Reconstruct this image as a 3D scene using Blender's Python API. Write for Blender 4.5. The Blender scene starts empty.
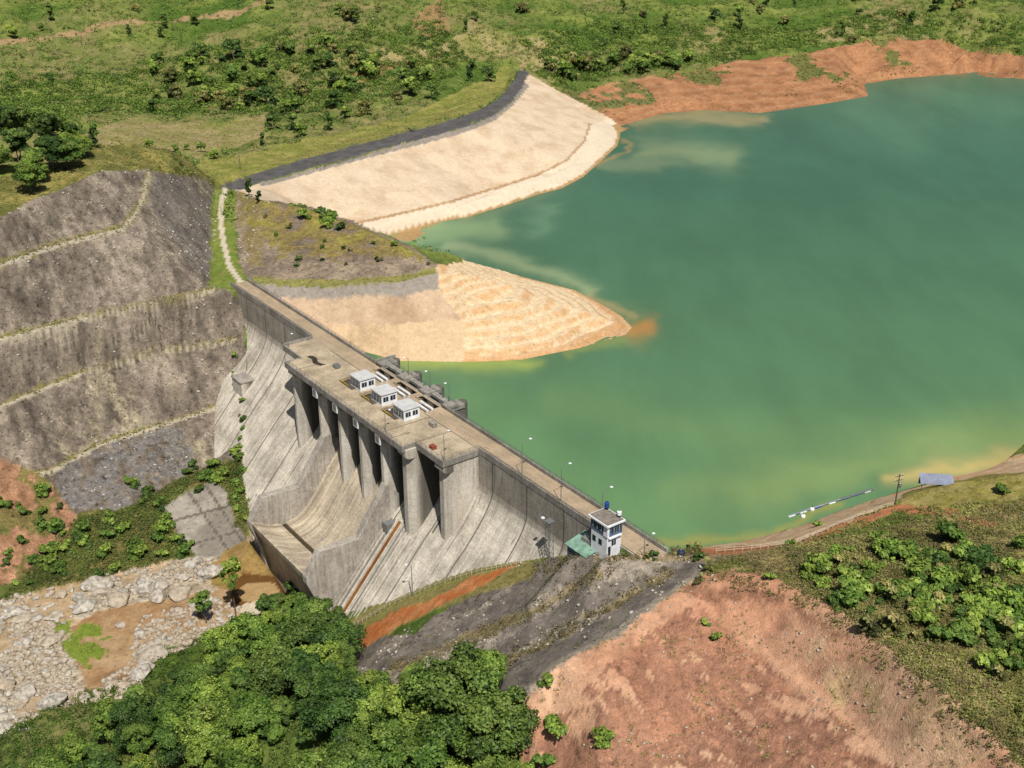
import bpy, bmesh, math, random
import numpy as np
from mathutils import Vector, Matrix
from mathutils.bvhtree import BVHTree
from mathutils.geometry import delaunay_2d_cdt
random.seed(7); rng=np.random.default_rng(7)
sc=bpy.context.scene; COL=sc.collection
R=math.radians
# ------------------------------------------------------------------ survey helpers
f=1200.;pt=R(25);sp,cp=math.sin(pt),math.cos(pt);H=135.
def P(u,v,z):
    a=(v-384)/f; d=sp+a*cp; Z=(H-z)/d
    return ((u-512)/f*Z, Z*(cp-a*sp), z)
def Qn(x,y,z):
    Z=y*cp-(z-H)*sp; r=y*sp+(z-H)*cp
    return 512+f*x/Z, 384-f*r/Z
A=(-88.20994,366.65305); D=(0.5911665,-0.8065495); N=(-0.8065495,-0.5911665)
def W(s,t,z): return (A[0]+s*D[0]+t*N[0],A[1]+s*D[1]+t*N[1],z)
def ray(u,v):
    a=(v-384)/f; return ((u-512)/f, cp-a*sp, -(sp+a*cp))
PR=[(0,2.9),(-9,2.9),(-12,3.9),(-16,6.4),(-20,9.6),(-25,14.3),(-75,58)]
def prof(z):
    for (a,b),(c,d) in zip(PR,PR[1:]):
        if z>=c: return b+(d-b)*(a-z)/(a-c)
    return 58
def FACE(u,v,dz=0):
    r=ray(u,v); z=0.
    while z>-74:
        k=(z-H)/r[2]; x,y=r[0]*k,r[1]*k
        if (x-A[0])*N[0]+(y-A[1])*N[1]<=prof(z): break
        z-=.1
    return (x,y,z+dz)
# ------------------------------------------------------------------ noise
def vnoise(x,y,seed=0):
    r=np.random.default_rng(seed); T=r.random((256,256))
    xi=np.floor(x).astype(int);yi=np.floor(y).astype(int);fx=x-xi;fy=y-yi
    fx=fx*fx*(3-2*fx);fy=fy*fy*(3-2*fy)
    a=T[xi&255,yi&255];b=T[(xi+1)&255,yi&255];c=T[xi&255,(yi+1)&255];d=T[(xi+1)&255,(yi+1)&255]
    return (a*(1-fx)+b*fx)*(1-fy)+(c*(1-fx)+d*fx)*fy
def fbm(x,y,s,o=4,seed=0):
    v=0;a=1;t=0
    for i in range(o):
        v=v+a*vnoise(x/s+17.3*i,y/s-9.1*i,seed+i);t+=a;a*=.55;s/=2.03
    return v/t
def inpoly(u,v,poly):
    ins=np.zeros(u.shape,bool); n=len(poly)
    for i in range(n):
        x1,y1=poly[i];x2,y2=poly[(i+1)%n]
        if y1==y2: continue
        c=((y1>v)!=(y2>v))&(u<(x2-x1)*(v-y1)/(y2-y1)+x1)
        ins^=c
    return ins
def dline(u,v,pts):
    d=np.full(u.shape,1e9)
    for (x1,y1),(x2,y2) in zip(pts,pts[1:]):
        dx,dy=x2-x1,y2-y1; t=np.clip(((u-x1)*dx+(v-y1)*dy)/(dx*dx+dy*dy+1e-9),0,1)
        d=np.minimum(d,np.hypot(u-x1-t*dx,v-y1-t*dy))
    return d
KA=.66
def C(r,g,b,k=KA): return tuple(((c/255)/12.92 if c<11 else ((c/255+.055)/1.055)**2.4)*k for c in (r,g,b))
# ------------------------------------------------------------------ materials
def newmat(name,rough=.9,spec=.3):
    m=bpy.data.materials.new(name);m.use_nodes=True;nt=m.node_tree;b=nt.nodes['Principled BSDF']
    b.inputs['Roughness'].default_value=rough;b.inputs['Specular IOR Level'].default_value=spec
    return m,nt,b
def nd(nt,t,**k):
    n=nt.nodes.new(t)
    for a,b in k.items():
        if a in n.inputs: n.inputs[a].default_value=b
        else: setattr(n,a,b)
    return n
def mth(nt,op,a,b=None,c=None):
    n=nt.nodes.new('ShaderNodeMath');n.operation=op
    for i,x in enumerate((a,b,c)):
        if x is None: continue
        if isinstance(x,(int,float)): n.inputs[i].default_value=x
        else: nt.links.new(x,n.inputs[i])
    return n.outputs[0]
def mixc(nt,fac,a,b,bt='MIX'):
    n=nt.nodes.new('ShaderNodeMix');n.data_type='RGBA';n.blend_type=bt
    for s,x in ((n.inputs[0],fac),(n.inputs[6],a),(n.inputs[7],b)):
        if isinstance(x,(int,float)): s.default_value=x
        elif isinstance(x,tuple): s.default_value=(*x[:3],1)
        else: nt.links.new(x,s)
    return n.outputs[2]
def rampf(nt,x,a,b,lo=0.,hi=1.):
    n=nt.nodes.new('ShaderNodeMapRange');n.interpolation_type='SMOOTHSTEP'
    nt.links.new(x,n.inputs[0]);n.inputs[1].default_value=a;n.inputs[2].default_value=b;n.inputs[3].default_value=lo;n.inputs[4].default_value=hi
    return n.outputs[0]
def noise(nt,vec,scale,detail=4,rough=.6,mapscale=None):
    if mapscale:
        mp=nt.nodes.new('ShaderNodeMapping');mp.inputs['Scale'].default_value=mapscale
        nt.links.new(vec,mp.inputs[0]);vec=mp.outputs[0]
    n=nt.nodes.new('ShaderNodeTexNoise');n.inputs['Scale'].default_value=scale;n.inputs['Detail'].default_value=detail;n.inputs['Roughness'].default_value=rough
    nt.links.new(vec,n.inputs['Vector']);return n.outputs[0]
def bump(nt,b,h,dist,strength=.6):
    n=nt.nodes.new('ShaderNodeBump');n.inputs['Distance'].default_value=dist;n.inputs['Strength'].default_value=strength
    nt.links.new(h,n.inputs['Height']);nt.links.new(n.outputs[0],b.inputs['Normal'])
def simple(name,col,rough=.6,var=.25,scale=1.5,metal=0,spec=.4):
    m,nt,b=newmat(name,rough,spec);b.inputs['Metallic'].default_value=metal
    g=nd(nt,'ShaderNodeNewGeometry').outputs['Position']
    n=noise(nt,g,scale,5);k=rampf(nt,n,.3,.7,1-var,1+var*.4)
    o=mixc(nt,1.,col,(1,1,1),'MULTIPLY');
    mm=nt.nodes.new('ShaderNodeVectorMath');mm.operation='SCALE';nt.links.new(o,mm.inputs[0]);nt.links.new(k,mm.inputs['Scale'])
    nt.links.new(mm.outputs[0],b.inputs['Base Color']);return m
def mat_ground():
    m,nt,b=newmat('ground_cover',.95,.15)
    col=nd(nt,'ShaderNodeAttribute',attribute_name='col').outputs['Color']
    amp=nd(nt,'ShaderNodeAttribute',attribute_name='amp').outputs['Fac']
    g=nd(nt,'ShaderNodeNewGeometry').outputs['Position']
    n1=noise(nt,g,.55,7,.72);n2=noise(nt,g,2.6,4,.7);n3=noise(nt,g,.09,5,.6)
    h=mth(nt,'ADD',mth(nt,'MULTIPLY',n1,.5),mth(nt,'ADD',mth(nt,'MULTIPLY',n2,.32),mth(nt,'MULTIPLY',n3,.18)))
    k=mth(nt,'MULTIPLY',mth(nt,'SUBTRACT',h,.5),mth(nt,'MULTIPLY',amp,7.))
    sp1=noise(nt,g,1.15,3,.55);sp2=noise(nt,g,.8,4,.6)
    k=mth(nt,'ADD',k,mth(nt,'MULTIPLY',rampf(nt,sp1,.58,.68,0,.75),amp));k=mth(nt,'SUBTRACT',k,mth(nt,'MULTIPLY',rampf(nt,sp2,.57,.66,0,.7),amp))
    k=mth(nt,'MAXIMUM',mth(nt,'ADD',k,1.),.22);k=mth(nt,'MINIMUM',k,1.9)
    s=nt.nodes.new('ShaderNodeVectorMath');s.operation='SCALE';nt.links.new(col,s.inputs[0]);nt.links.new(k,s.inputs['Scale'])
    nt.links.new(s.outputs[0],b.inputs['Base Color'])
    bump(nt,b,h,1.2,.7);return m
def mat_concrete(name,light,dark,streak=(1.1,.07,.07),lift=1.9,mono=0,lo=.38,hi=.62,stain=.6,bs=.25,sw=.28,bay_shade=None,zd=None):
    m,nt,b=newmat(name,.92,.2)
    o=nd(nt,'ShaderNodeTexCoord').outputs['Object']
    st=noise(nt,o,.9,5,.7,streak);blot=noise(nt,o,.16,5,.65);fine=noise(nt,o,1.7,5,.75)
    q=mth(nt,'ADD',mth(nt,'MULTIPLY',st,sw),mth(nt,'ADD',mth(nt,'MULTIPLY',blot,.7-sw),mth(nt,'MULTIPLY',fine,.3)))
    fac=rampf(nt,q,lo,hi);c=mixc(nt,fac,dark,light)
    st2=noise(nt,o,1.3,6,.75,streak);c=mixc(nt,mth(nt,'MULTIPLY',rampf(nt,st2,.54,.68,0,stain*1.5),rampf(nt,blot,.4,.56)),c,tuple(x*.42 for x in dark))
    xs=nt.nodes.new('ShaderNodeSeparateXYZ');nt.links.new(o,xs.inputs[0])
    if lift:
        fr=mth(nt,'FRACT',mth(nt,'DIVIDE',xs.outputs[2],lift));l=mth(nt,'LESS_THAN',fr,.07)
        c=mixc(nt,mth(nt,'MULTIPLY',l,rampf(nt,blot,.45,.62,.0,.3)),c,tuple(x*.45 for x in dark))
    if mono:
        fr=mth(nt,'FRACT',mth(nt,'DIVIDE',mth(nt,'ADD',xs.outputs[0],mono*.25),mono));l=mth(nt,'LESS_THAN',fr,.035)
        c=mixc(nt,mth(nt,'MULTIPLY',l,.75),c,tuple(x*.25 for x in dark))
    if bay_shade: c=mixc(nt,rampf(nt,mth(nt,'ADD',xs.outputs[1],mth(nt,'MULTIPLY',blot,3.)),bay_shade[0]+1.5,bay_shade[1]+1.5,0,.86),c,tuple(x*.16 for x in dark))  # shade of the bays under the deck, painted into the concrete colour
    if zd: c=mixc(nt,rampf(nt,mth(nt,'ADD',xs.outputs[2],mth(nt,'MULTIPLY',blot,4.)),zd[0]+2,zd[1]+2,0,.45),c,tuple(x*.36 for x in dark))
    nt.links.new(c,b.inputs['Base Color']);bump(nt,b,fine,bs,.5);return m
def mat_leaf(name):
    m,nt,b=newmat(name,.55,.3)
    col=nd(nt,'ShaderNodeAttribute',attribute_name='col').outputs['Color']
    oi=nd(nt,'ShaderNodeObjectInfo').outputs['Random']
    g=nd(nt,'ShaderNodeNewGeometry').outputs['Position'];n=noise(nt,g,.12,3)
    hs=nt.nodes.new('ShaderNodeHueSaturation');nt.links.new(col,hs.inputs['Color'])
    nt.links.new(rampf(nt,oi,0,1,.482,.512),hs.inputs['Hue']);hs.inputs['Saturation'].default_value=.9;nt.links.new(mth(nt,'MULTIPLY',rampf(nt,n,.3,.7,.75,1.4),rampf(nt,oi,0,1,1.35,.75)),hs.inputs['Value'])
    nt.links.new(hs.outputs[0],b.inputs['Base Color'])
    tr=nd(nt,'ShaderNodeBsdfTranslucent');nt.links.new(hs.outputs[0],tr.inputs[0])
    mx=nd(nt,'ShaderNodeMixShader');mx.inputs[0].default_value=.3
    out=nt.nodes['Material Output'];nt.links.new(b.outputs[0],mx.inputs[1]);nt.links.new(tr.outputs[0],mx.inputs[2]);nt.links.new(mx.outputs[0],out.inputs[0])
    return m
def mat_water():
    m,nt,b=newmat('lake_water',.28,.14)
    col=nd(nt,'ShaderNodeAttribute',attribute_name='col').outputs['Color']
    g=nd(nt,'ShaderNodeNewGeometry').outputs['Position']
    n=noise(nt,g,.035,5,.6,(1,.35,1));s=nt.nodes.new('ShaderNodeVectorMath');s.operation='SCALE'
    nt.links.new(col,s.inputs[0]);nt.links.new(rampf(nt,n,.3,.7,.9,1.08),s.inputs['Scale'])
    nt.links.new(s.outputs[0],b.inputs['Base Color'])
    n2=noise(nt,g,.9,4,.6,(1,.6,1));bump(nt,b,n2,.2,.35);b.inputs['IOR'].default_value=1.33;return m
M=dict(ground=mat_ground(),leaf=mat_leaf('foliage'),water=mat_water(),
 exposed=mat_concrete('exposed_pier_concrete',C(240,232,218),C(186,177,162),streak=(1.3,1.3,.07),stain=.5),
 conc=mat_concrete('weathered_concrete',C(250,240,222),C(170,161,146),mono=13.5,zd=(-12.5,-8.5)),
 wall=mat_concrete('stained_wall_concrete',C(220,211,197),C(152,144,134),streak=(1.3,1.3,.08)),
 pier=mat_concrete('pier_concrete',C(244,236,222),C(190,181,166),streak=(1.3,1.3,.07),stain=.5,bay_shade=(-14.2,-11.4)),
 chute=mat_concrete('chute_concrete',C(238,222,194),C(158,144,126),streak=(.6,.035,.035),lift=0,stain=.7,sw=.42),
 deck=mat_concrete('deck_concrete',C(216,198,168),C(166,150,126),streak=(.3,.3,.3),lift=0,lo=.4,hi=.6,stain=.35),
 road=mat_concrete('crest_road_concrete',C(208,184,152),C(166,150,126),streak=(.12,.7,.3),lift=0,stain=.35),
 para=mat_concrete('parapet_concrete',C(188,182,172),C(130,124,116),streak=(1,1,.3),lift=0,stain=.35),
 brown=mat_concrete('silt_stained_channel',C(170,112,52),C(120,74,34),lift=0,stain=.3),
 steel=simple('dark_gate_steel',C(34,40,52),.5,.4,.6),galv=simple('galvanised_steel',C(168,170,170),.45,.3,2,.5),
 white=simple('white_paint',(.74,.76,.78),.55,.15,.7),roofgrey=simple('roof_felt',C(150,140,128),.9,.35,.8),
 blue=simple('blue_paint',C(38,84,170),.45,.2),bluegrey=simple('blue_grey_cladding',C(92,118,150),.5,.3,1),
 green=simple('green_sheet_roof',C(146,184,164),.6,.35,.8),glass=simple('dark_window_glass',(.02,.03,.045),.12,.2,.5,0,.6),
 yellow=simple('yellow_paint',C(200,165,50),.5,.2),timber=simple('weathered_timber',C(110,98,86),.9,.4,1.5),
 bark=simple('bark',C(120,104,84),.95,.4,2.),rock=None,fence=simple('white_fence_paint',C(225,215,190),.7,.35,3),
 bluesheet=simple('blue_corrugated_sheet',C(158,166,186),.5,.25,.5),dark=simple('dark_metal',C(52,54,60),.5,.3))
def mat_rock():
    m,nt,b=newmat('river_rock',.92,.2);g=nd(nt,'ShaderNodeTexCoord').outputs['Object'];w=nd(nt,'ShaderNodeNewGeometry').outputs['Position']
    oi=nd(nt,'ShaderNodeObjectInfo').outputs['Random']
    n=noise(nt,w,.8,7,.7);c=mixc(nt,rampf(nt,n,.35,.62),C(150,142,130),C(222,214,200))
    c=mixc(nt,rampf(nt,oi,.3,1,0,.45),c,C(190,165,130),'MIX')
    nt.links.new(c,b.inputs['Base Color']);bump(nt,b,n,.4,.7);return m
M['rock']=mat_rock()
# ------------------------------------------------------------------ object helpers
def tag(o,label=None,cat=None,group=None,kind=None):
    for k,v in (('label',label),('category',cat),('group',group),('kind',kind)):
        if v: o[k]=v
    return o
def empty(name,loc=(0,0,0),rz=0,**k):
    o=bpy.data.objects.new(name,None);COL.objects.link(o);o.location=loc;o.rotation_euler=(0,0,rz);o.empty_display_size=.5;return tag(o,**k)
def link(name,me,mat,parent=None):
    o=bpy.data.objects.new(name,me);COL.objects.link(o)
    if mat and not me.materials: me.materials.append(mat)
    if parent: o.parent=parent
    return o
class MB:
    def __init__(s): s.v=[];s.f=[]
    def add(s,vs,fs):
        n=len(s.v);s.v+=[tuple(v) for v in vs];s.f+=[tuple(n+i for i in q) for q in fs];return s
    def box(s,x0,x1,y0,y1,z0,z1):
        return s.add([(x0,y0,z0),(x1,y0,z0),(x1,y1,z0),(x0,y1,z0),(x0,y0,z1),(x1,y0,z1),(x1,y1,z1),(x0,y1,z1)],[(0,3,2,1),(4,5,6,7),(0,1,5,4),(1,2,6,5),(2,3,7,6),(3,0,4,7)])
    def bar(s,a,b,r,n=6,r2=None):
        a=Vector(a);b=Vector(b);d=(b-a).normalized();u=d.orthogonal().normalized();w=d.cross(u);r2=r if r2 is None else r2
        vs=[a+(u*math.cos(2*math.pi*i/n)+w*math.sin(2*math.pi*i/n))*r for i in range(n)]+[b+(u*math.cos(2*math.pi*i/n)+w*math.sin(2*math.pi*i/n))*r2 for i in range(n)]
        return s.add(vs,[(i,(i+1)%n,n+(i+1)%n,n+i) for i in range(n)]+[tuple(range(n))[::-1],tuple(range(n,2*n))])
    def prism(s,poly,x0,x1):   # poly of (y,z) swept along x
        n=len(poly);a=sum(poly[i][0]*poly[(i+1)%n][1]-poly[(i+1)%n][0]*poly[i][1] for i in range(n))
        if a<0: poly=poly[::-1]
        return s.add([(x0,y,z) for y,z in poly]+[(x1,y,z) for y,z in poly],[tuple(range(n))[::-1],tuple(range(n,2*n))]+[(i,(i+1)%n,n+(i+1)%n,n+i) for i in range(n)])
    def lathe(s,prof_,cx,cy,n=12):
        k=len(prof_);vs=[(cx+r*math.cos(2*math.pi*i/n),cy+r*math.sin(2*math.pi*i/n),z) for r,z in prof_ for i in range(n)]
        fs=[(j*n+i,j*n+(i+1)%n,(j+1)*n+(i+1)%n,(j+1)*n+i) for j in range(k-1) for i in range(n)]
        return s.add(vs,fs+[tuple(range(n))[::-1],tuple(range((k-1)*n,k*n))])
    def build(s,name,mat,parent=None,bevel=0):
        me=bpy.data.meshes.new(name);me.from_pydata(s.v,[],s.f)
        bm=bmesh.new();bm.from_mesh(me);bmesh.ops.recalc_face_normals(bm,faces=bm.faces)
        if bevel: bmesh.ops.bevel(bm,geom=[e for e in bm.edges],offset=bevel,segments=1,affect='EDGES')
        bm.to_mesh(me);bm.free();me.update()
        return link(name,me,mat,parent)
def npmesh(name,v,fidx,cols=None,amp=None,smooth=False):
    me=bpy.data.meshes.new(name);k=fidx.shape[1];me.vertices.add(len(v));me.vertices.foreach_set('co',np.asarray(v,np.float32).ravel())
    me.loops.add(fidx.size);me.loops.foreach_set('vertex_index',fidx.astype(np.int32).ravel())
    me.polygons.add(len(fidx));me.polygons.foreach_set('loop_start',(np.arange(len(fidx))*k).astype(np.int32))
    if smooth: me.polygons.foreach_set('use_smooth',np.ones(len(fidx),bool))
    me.update(calc_edges=True)
    if cols is not None:
        a=me.color_attributes.new('col','FLOAT_COLOR','POINT');c=np.ones((len(v),4),np.float32);c[:,:3]=cols;a.data.foreach_set('color',c.ravel())
    if amp is not None:
        a=me.attributes.new('amp','FLOAT','POINT');a.data.foreach_set('value',np.asarray(amp,np.float32))
    return me
def copy_tree(o,parent=None):
    c=o.copy();COL.objects.link(c);c.parent=parent
    for ch in o.children: copy_tree(ch,c)
    return c
#@@TERRAIN
# ------------------------------------------------------------------ terrain: surveyed breaklines (u,v,z) triangulated
def FZ(u,v,dz): return P(u,v,FACE(u,v)[2]+dz)
def pl(*q): return [P(*a) for a in q]
BL=[]
B0=pl((-60,280,18),(0,262,18),(60,240,18),(120,226,18.5),(130,214,19.5),(138,200,21),(141,185,24),(142,171,27.5)); BL.append(B0)
B0b=pl((-60,285,17.6),(0,267,17.6),(62,245,17.6),(124,231,18.),(137,216,19),(147,200,20.5),(151,185,23),(153,172,26.)); BL.append(B0b)
BL.append(pl((-60,232,29),(0,218,29),(60,190,30),(100,172,31),(142,170,27.6),(175,174,18),(205,181,8),(216,190,2)))
B1=pl((-60,350,0),(0,336,0),(75,317,0),(150,301,0),(212,287,0)); BL.append(B1)
BL.append(pl((-60,355,-.5),(0,341,-.5),(75,322,-.5),(150,306,-.5),(212,291,-.8)))
B2=pl((-60,420,-16),(0,402,-16),(80,371,-16),(160,350,-16),(225,338,-15)); BL.append(B2)
BL.append(pl((-60,425,-16.6),(0,408,-16.6),(80,376,-16.6),(160,355,-16.6),(225,343,-15.8)))
BL.append(pl((-60,490,-33),(0,475,-33),(50,468,-33),(100,441,-33),(170,420,-32.5),(226,402,-31))) # B3
BL.append(pl((-60,497,-33.8),(0,482,-33.8),(50,474,-33.8),(100,447,-33.8),(170,425,-33.4),(226,407,-32)))
BL.append(pl((-60,520,-38),(0,500,-38),(60,492,-38.5),(75,510,-41),(130,506,-42),(200,470,-42),(232,456,-41)))
BL.append(pl((-60,610,-51),(0,602,-51),(60,590,-51),(110,577,-50.5),(190,560,-49.5),(225,556,-49)))
BL.append([FACE(238,292),FACE(243,320),FACE(247,352),FACE(246,400),FACE(242,440),FACE(243,480),FACE(250,518),W(73,36,-46),W(80.5,38,-44.5),W(81.8,41.5,-46)])
BL.append(pl((217,188,.3),(214,205,.2),(212,250,0),(214,284,0)))
BL.append(pl((232,188,.3),(233,205,.2),(229,250,0),(240,281,0)))
BL.append([W(0,-3.2,0),W(3,-3.2,-.5),W(12,-3.2,-9),W(26,-3.2,-20.5),W(45,-3.2,-42),W(70,-3.2,-58)])
# hillock and spit
BL.append(pl((234,190,1.5),(262,201,7),(300,207,7),(340,220,6.5),(400,245,4),(435,264,1)))
BL.append(pl((240,215,1.0),(250,245,1),(262,268,.8)))
BL.append(pl((246,279,0),(270,278,0),(330,282,0),(400,276,0),(437,268,0)))
BL.append(pl((246,283,-.4),(270,283,-.4),(330,287,-.4),(400,281,-.4),(440,272,-.4)))
BL.append(pl((345,322,-10.3),(400,318,-10),(465,322,-11.5),(520,325,-13.5),(580,322,-16.8)))
BL.append(pl((349,327,-11.3),(400,323,-11),(466,327,-12.5),(520,330,-14.5),(580,328,-17.8)))
SPIT=pl((366,352,-20),(400,361,-20),(470,362,-20),(520,360,-20),(580,348,-20),(606,337,-20),(626,335,-20),(633,327,-20),(622,316,-20),(600,303,-20),(575,290,-20),(520,276,-20),(470,266,-20),(440,260,-20),(405,248,-20),(378,238,-20))
BL.append(SPIT)
BL.append(pl((437,266,0),(470,275,-3),(520,289,-9),(560,302,-12.5),(600,318,-17.2),(620,325,-19.3)))
BL.append(pl((470,290,-6.5),(520,302,-9.5),(560,312,-13.5)))
# dike
CL=pl((218,187,.5),(235,180,.5),(300,160,0),(350,147,0),(400,134,0),(440,124,0),(470,114,0),(490,104,0),(505,92,0),(514,80,0),(518,70,0)); BL.append(CL)
CR=pl((234,190,.5),(262,182,0),(300,171,0),(350,157,0),(400,144,0),(440,134,0),(470,125,0),(492,116,0),(510,103,0),(522,88,0),(529,72,0)); BL.append(CR)
BL.append(pl((270,190,-1),(300,176,-1.2),(350,161.5,-1.2),(400,148,-1.2),(440,138,-1.2),(470,129,-1.2),(494,119,-1.2),(514,104,-1.2),(527,88,-1.2),(534,78,-1)))
BL.append(pl((345,226,-14.5),(400,214,-14.5),(450,202,-14.5),(500,187,-14.5),(540,174,-14.5),(566,161,-14.5),(585,141,-14),(590,125,-12.5),(572,104,-10)))
BL.append(pl((350,231,-15.3),(405,218,-15.3),(455,206,-15.3),(505,191,-15.3),(545,178,-15.3),(573,164,-15.3),(593,143,-14.8),(598,126,-13.2)))
SH=pl((378,238,-20),(440,222,-20),(500,195,-20),(560,176,-20),(600,162,-20),(617,146,-20),(620,135,-20),(616,127,-20),(640,120,-20),(665,113,-20),(705,110,-20),(760,113,-20),(830,103,-20),(868,96,-20),(864,84,-20),(862,78,-20),(900,78,-20),(945,75,-20),(958,67,-20),(985,71,-20),(1024,79,-20),(1070,82,-20),(1300,60,-20)); BL.append(SH)
# far shore tops
BL.append(pl((535,80,-1),(560,86,-6),(600,84,-8),(650,72,-7),(700,70,-8),(735,60,-6),(790,58,-5),(830,48,-3),(880,41,-2),(935,40,-2),(965,52,-8),(1024,55,-8),(1100,50,-5)))
BL.append(pl((640,104,-15.5),(720,98,-15.5),(790,90,-14.5),(840,72,-11),(900,60,-11),(950,58,-12)))
# near shore
NS=pl((672,549,-20),(700,547,-20),(740,542,-20),(800,526,-20),(850,507,-20),(900,491,-20),(940,479,-20),(985,470,-20),(1005,461,-20),(1024,444,-20),(1100,415,-20),(1300,380,-20)); 
BL.append([W(176,-3.2,-30)]+NS)
BL.append([W(198,-3.2,-2)]+pl((700,549,-2),(740,547,-2),(790,541,-1.5),(840,521,-1),(890,502,0),(930,489,1),(970,480,2),(1024,474,4),(1100,470,6),(1250,470,8)))
BL.append([FACE(350,612,.3),FACE(391,601,.3),FACE(416,590,.3),FACE(440,580,.3),FACE(475,569,.3),FACE(516,562,.3),FACE(560,556,.2),FACE(590,552,.2),W(184.5,10.5,-3.2),W(192,8,-.2),W(198,6,0)])
BL.append([FZ(345,630,.6),FZ(375,614,.6),FZ(395,602,.6),FZ(420,592,.6),FZ(445,582,.6),FZ(477,572,.6),FZ(516,565,.6)])
BL.append([FZ(356,654,5),FZ(395,629,4.5),FZ(440,606,4),FZ(480,587,3.2),FZ(510,573,2),FZ(562,563,1.5)])
BL.append(pl((600,556,-1.8),(625,554,-.3),(660,553,0),(700,556,0),(760,552,.5),(820,545,1),(880,530,2),(960,512,3),(1024,520,5),(1150,520,8)))
BL.append(pl((380,672,-31),(456,644,-20),(503,625,-14.5),(550,603,-11.5),(606,571,-5.5),(640,562,-3)))
BL.append(pl((384,676,-31.4),(460,648,-24.4),(507,628.5,-17.9),(554,606,-12),(610,574,-6),(645,564,-3.2)))
BL.append(pl((400,686,-27),(500,658,-16),(531,650,-13),(575,625,-8.5),(620,600,-4.5),(668,574,-1.5)))
BL.append(pl((430,720,-20),(525,692,-10),(560,664,-6.5),(610,640,-3.5),(660,600,-.5),(700,572,1)))
RID=pl((700,566,2),(720,571,4),(750,572,6),(800,590,8),(870,636,12),(940,700,15),(1010,752,16),(1060,800,17)); BL.append(RID)
BL.append(pl((770,552,1.5),(850,560,6),(950,585,9),(1024,600,10),(1150,610,12)))
BL.append(pl((900,620,12),(1024,690,14),(1150,740,15)))
BL.append(pl((690,590,1),(600,700,-7),(600,768,-12),(610,860,-20)))
BL.append(pl((760,640,0),(740,700,-4),(730,768,-6),(740,880,-12)))
BL.append(pl((840,690,3),(900,768,5),(960,860,5)))
BL.append(pl((520,700,-12),(540,768,-20),(540,880,-30)))
BL.append(pl((-60,745,-52),(0,728,-52),(60,700,-52),(150,650,-51),(235,624,-50),(290,604,-49),(330,640,-50)))
BL.append(pl((-60,800,-46),(60,768,-44),(200,720,-44),(300,690,-42),(380,700,-34),(440,768,-31),(440,900,-34)))
BL.append(pl((-60,660,-51.5),(50,650,-51.8),(120,640,-51.2),(200,590,-50),(270,570,-49.5)))
BL.append([W(83,43,-50.5),W(105,43,-51.5),W(118,41,-49)])
BL.append([W(85,30,-62),W(110,30,-62)]);BL.append([W(60,0,-62),W(100,0,-66),W(140,0,-60),W(165,0,-35)])
BL.append([W(80,-12,-60),W(130,-12,-60),W(160,-12,-45)])
def dl(*q): return [(*P(a[0],a[1],-20)[:2],a[2]) for a in q]
# lake bed
BL.append(dl((420,374,-34),(560,372,-34),(680,340,-34),(640,290,-34),(540,262,-34),(470,250,-33)))
BL.append(dl((520,215,-34),(620,190,-36),(660,160,-34),(720,130,-32),(850,120,-32),(960,95,-32),(1200,100,-34)))
BL.append(dl((720,520,-34),(800,500,-34),(880,470,-34),(960,445,-34),(1200,360,-34)))
BL.append(dl((560,440,-55),(700,440,-50),(800,300,-45),(1000,250,-45),(1300,250,-45)))
# valley behind and far hills
BL.append([(-250,430,36),(-195,425,36),(-160,428,34),(-130,450,24),(-115,485,5)])
BL.append([(-260,520,8),(-190,510,4),(-140,520,-2),(-110,540,-5),(-80,590,-6),(-40,650,-6),(-5,710,-6),(0,760,-4)])
BL.append(pl((-80,90,-2),(0,100,-6),(150,100,-10),(300,90,-8),(420,70,-2),(500,55,0)))
BL.append(pl((-80,40,10),(0,45,8),(120,50,4),(250,40,10),(350,25,18),(450,35,10),(520,30,12)))
BL.append(pl((-100,12,20),(0,14,18),(150,10,20),(280,4,26),(400,6,22),(512,5,20),(640,25,8),(760,20,8),(900,12,10),(1024,15,10),(1150,20,10)))
BL.append([(-900,1150,60),(-500,1150,45),(-150,1200,50),(100,1150,40),(400,1150,30),(800,1150,40)])
BL.append([(-1500,1800,140),(-600,1800,130),(100,1800,110),(700,1800,120),(1500,1800,140)])
BL.append([(-2500,3000,260),(0,3000,240),(2500,3000,260)])
BL.append([(-700,60,-40),(-300,60,-45),(0,60,-45),(80,60,-20),(200,60,10),(700,60,20)])
BL.append([(-700,300,0),(-420,280,-10)]);BL.append([(-700,700,10),(-420,600,15)]);BL.append([(520,330,-30),(700,330,-30)]);BL.append([(450,200,12),(700,200,20)])
vs=[];es=[]
for b in BL:
    n=len(vs);vs+=b;es+=[(n+i,n+i+1) for i in range(len(b)-1)]
res=delaunay_2d_cdt([Vector(v[:2]) for v in vs],es,[],0,1e-3)
tv=[]
for co,orig in zip(res[0],res[3]):
    if orig: z=sum(vs[i][2] for i in orig)/len(orig)
    else:   # crossing of two breaklines: take the mean of the nearest edges
        best=[]
        for a,b in es:
            a=Vector(vs[a]);b=Vector(vs[b]);d=(b-a).to_2d();k=max(0,min(1,(co-a.to_2d()).dot(d)/max(d.length_squared,1e-9)))
            best.append(((a.to_2d()+d*k-co).length,(a+(b-a)*k).z))
        best.sort();z=(best[0][1]+best[1][1])/2
    tv.append((co[0],co[1],z))
TIN=BVHTree.FromPolygons([Vector(v) for v in tv],[list(t) for t in res[2]])
def tinz(x,y):
    out=np.empty(len(x));d=Vector((0,0,-1));rc=TIN.ray_cast
    for i in range(len(x)):
        h=rc(Vector((x[i],y[i],900)),d)[0];out[i]=h.z if h else -45
    return out
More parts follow.
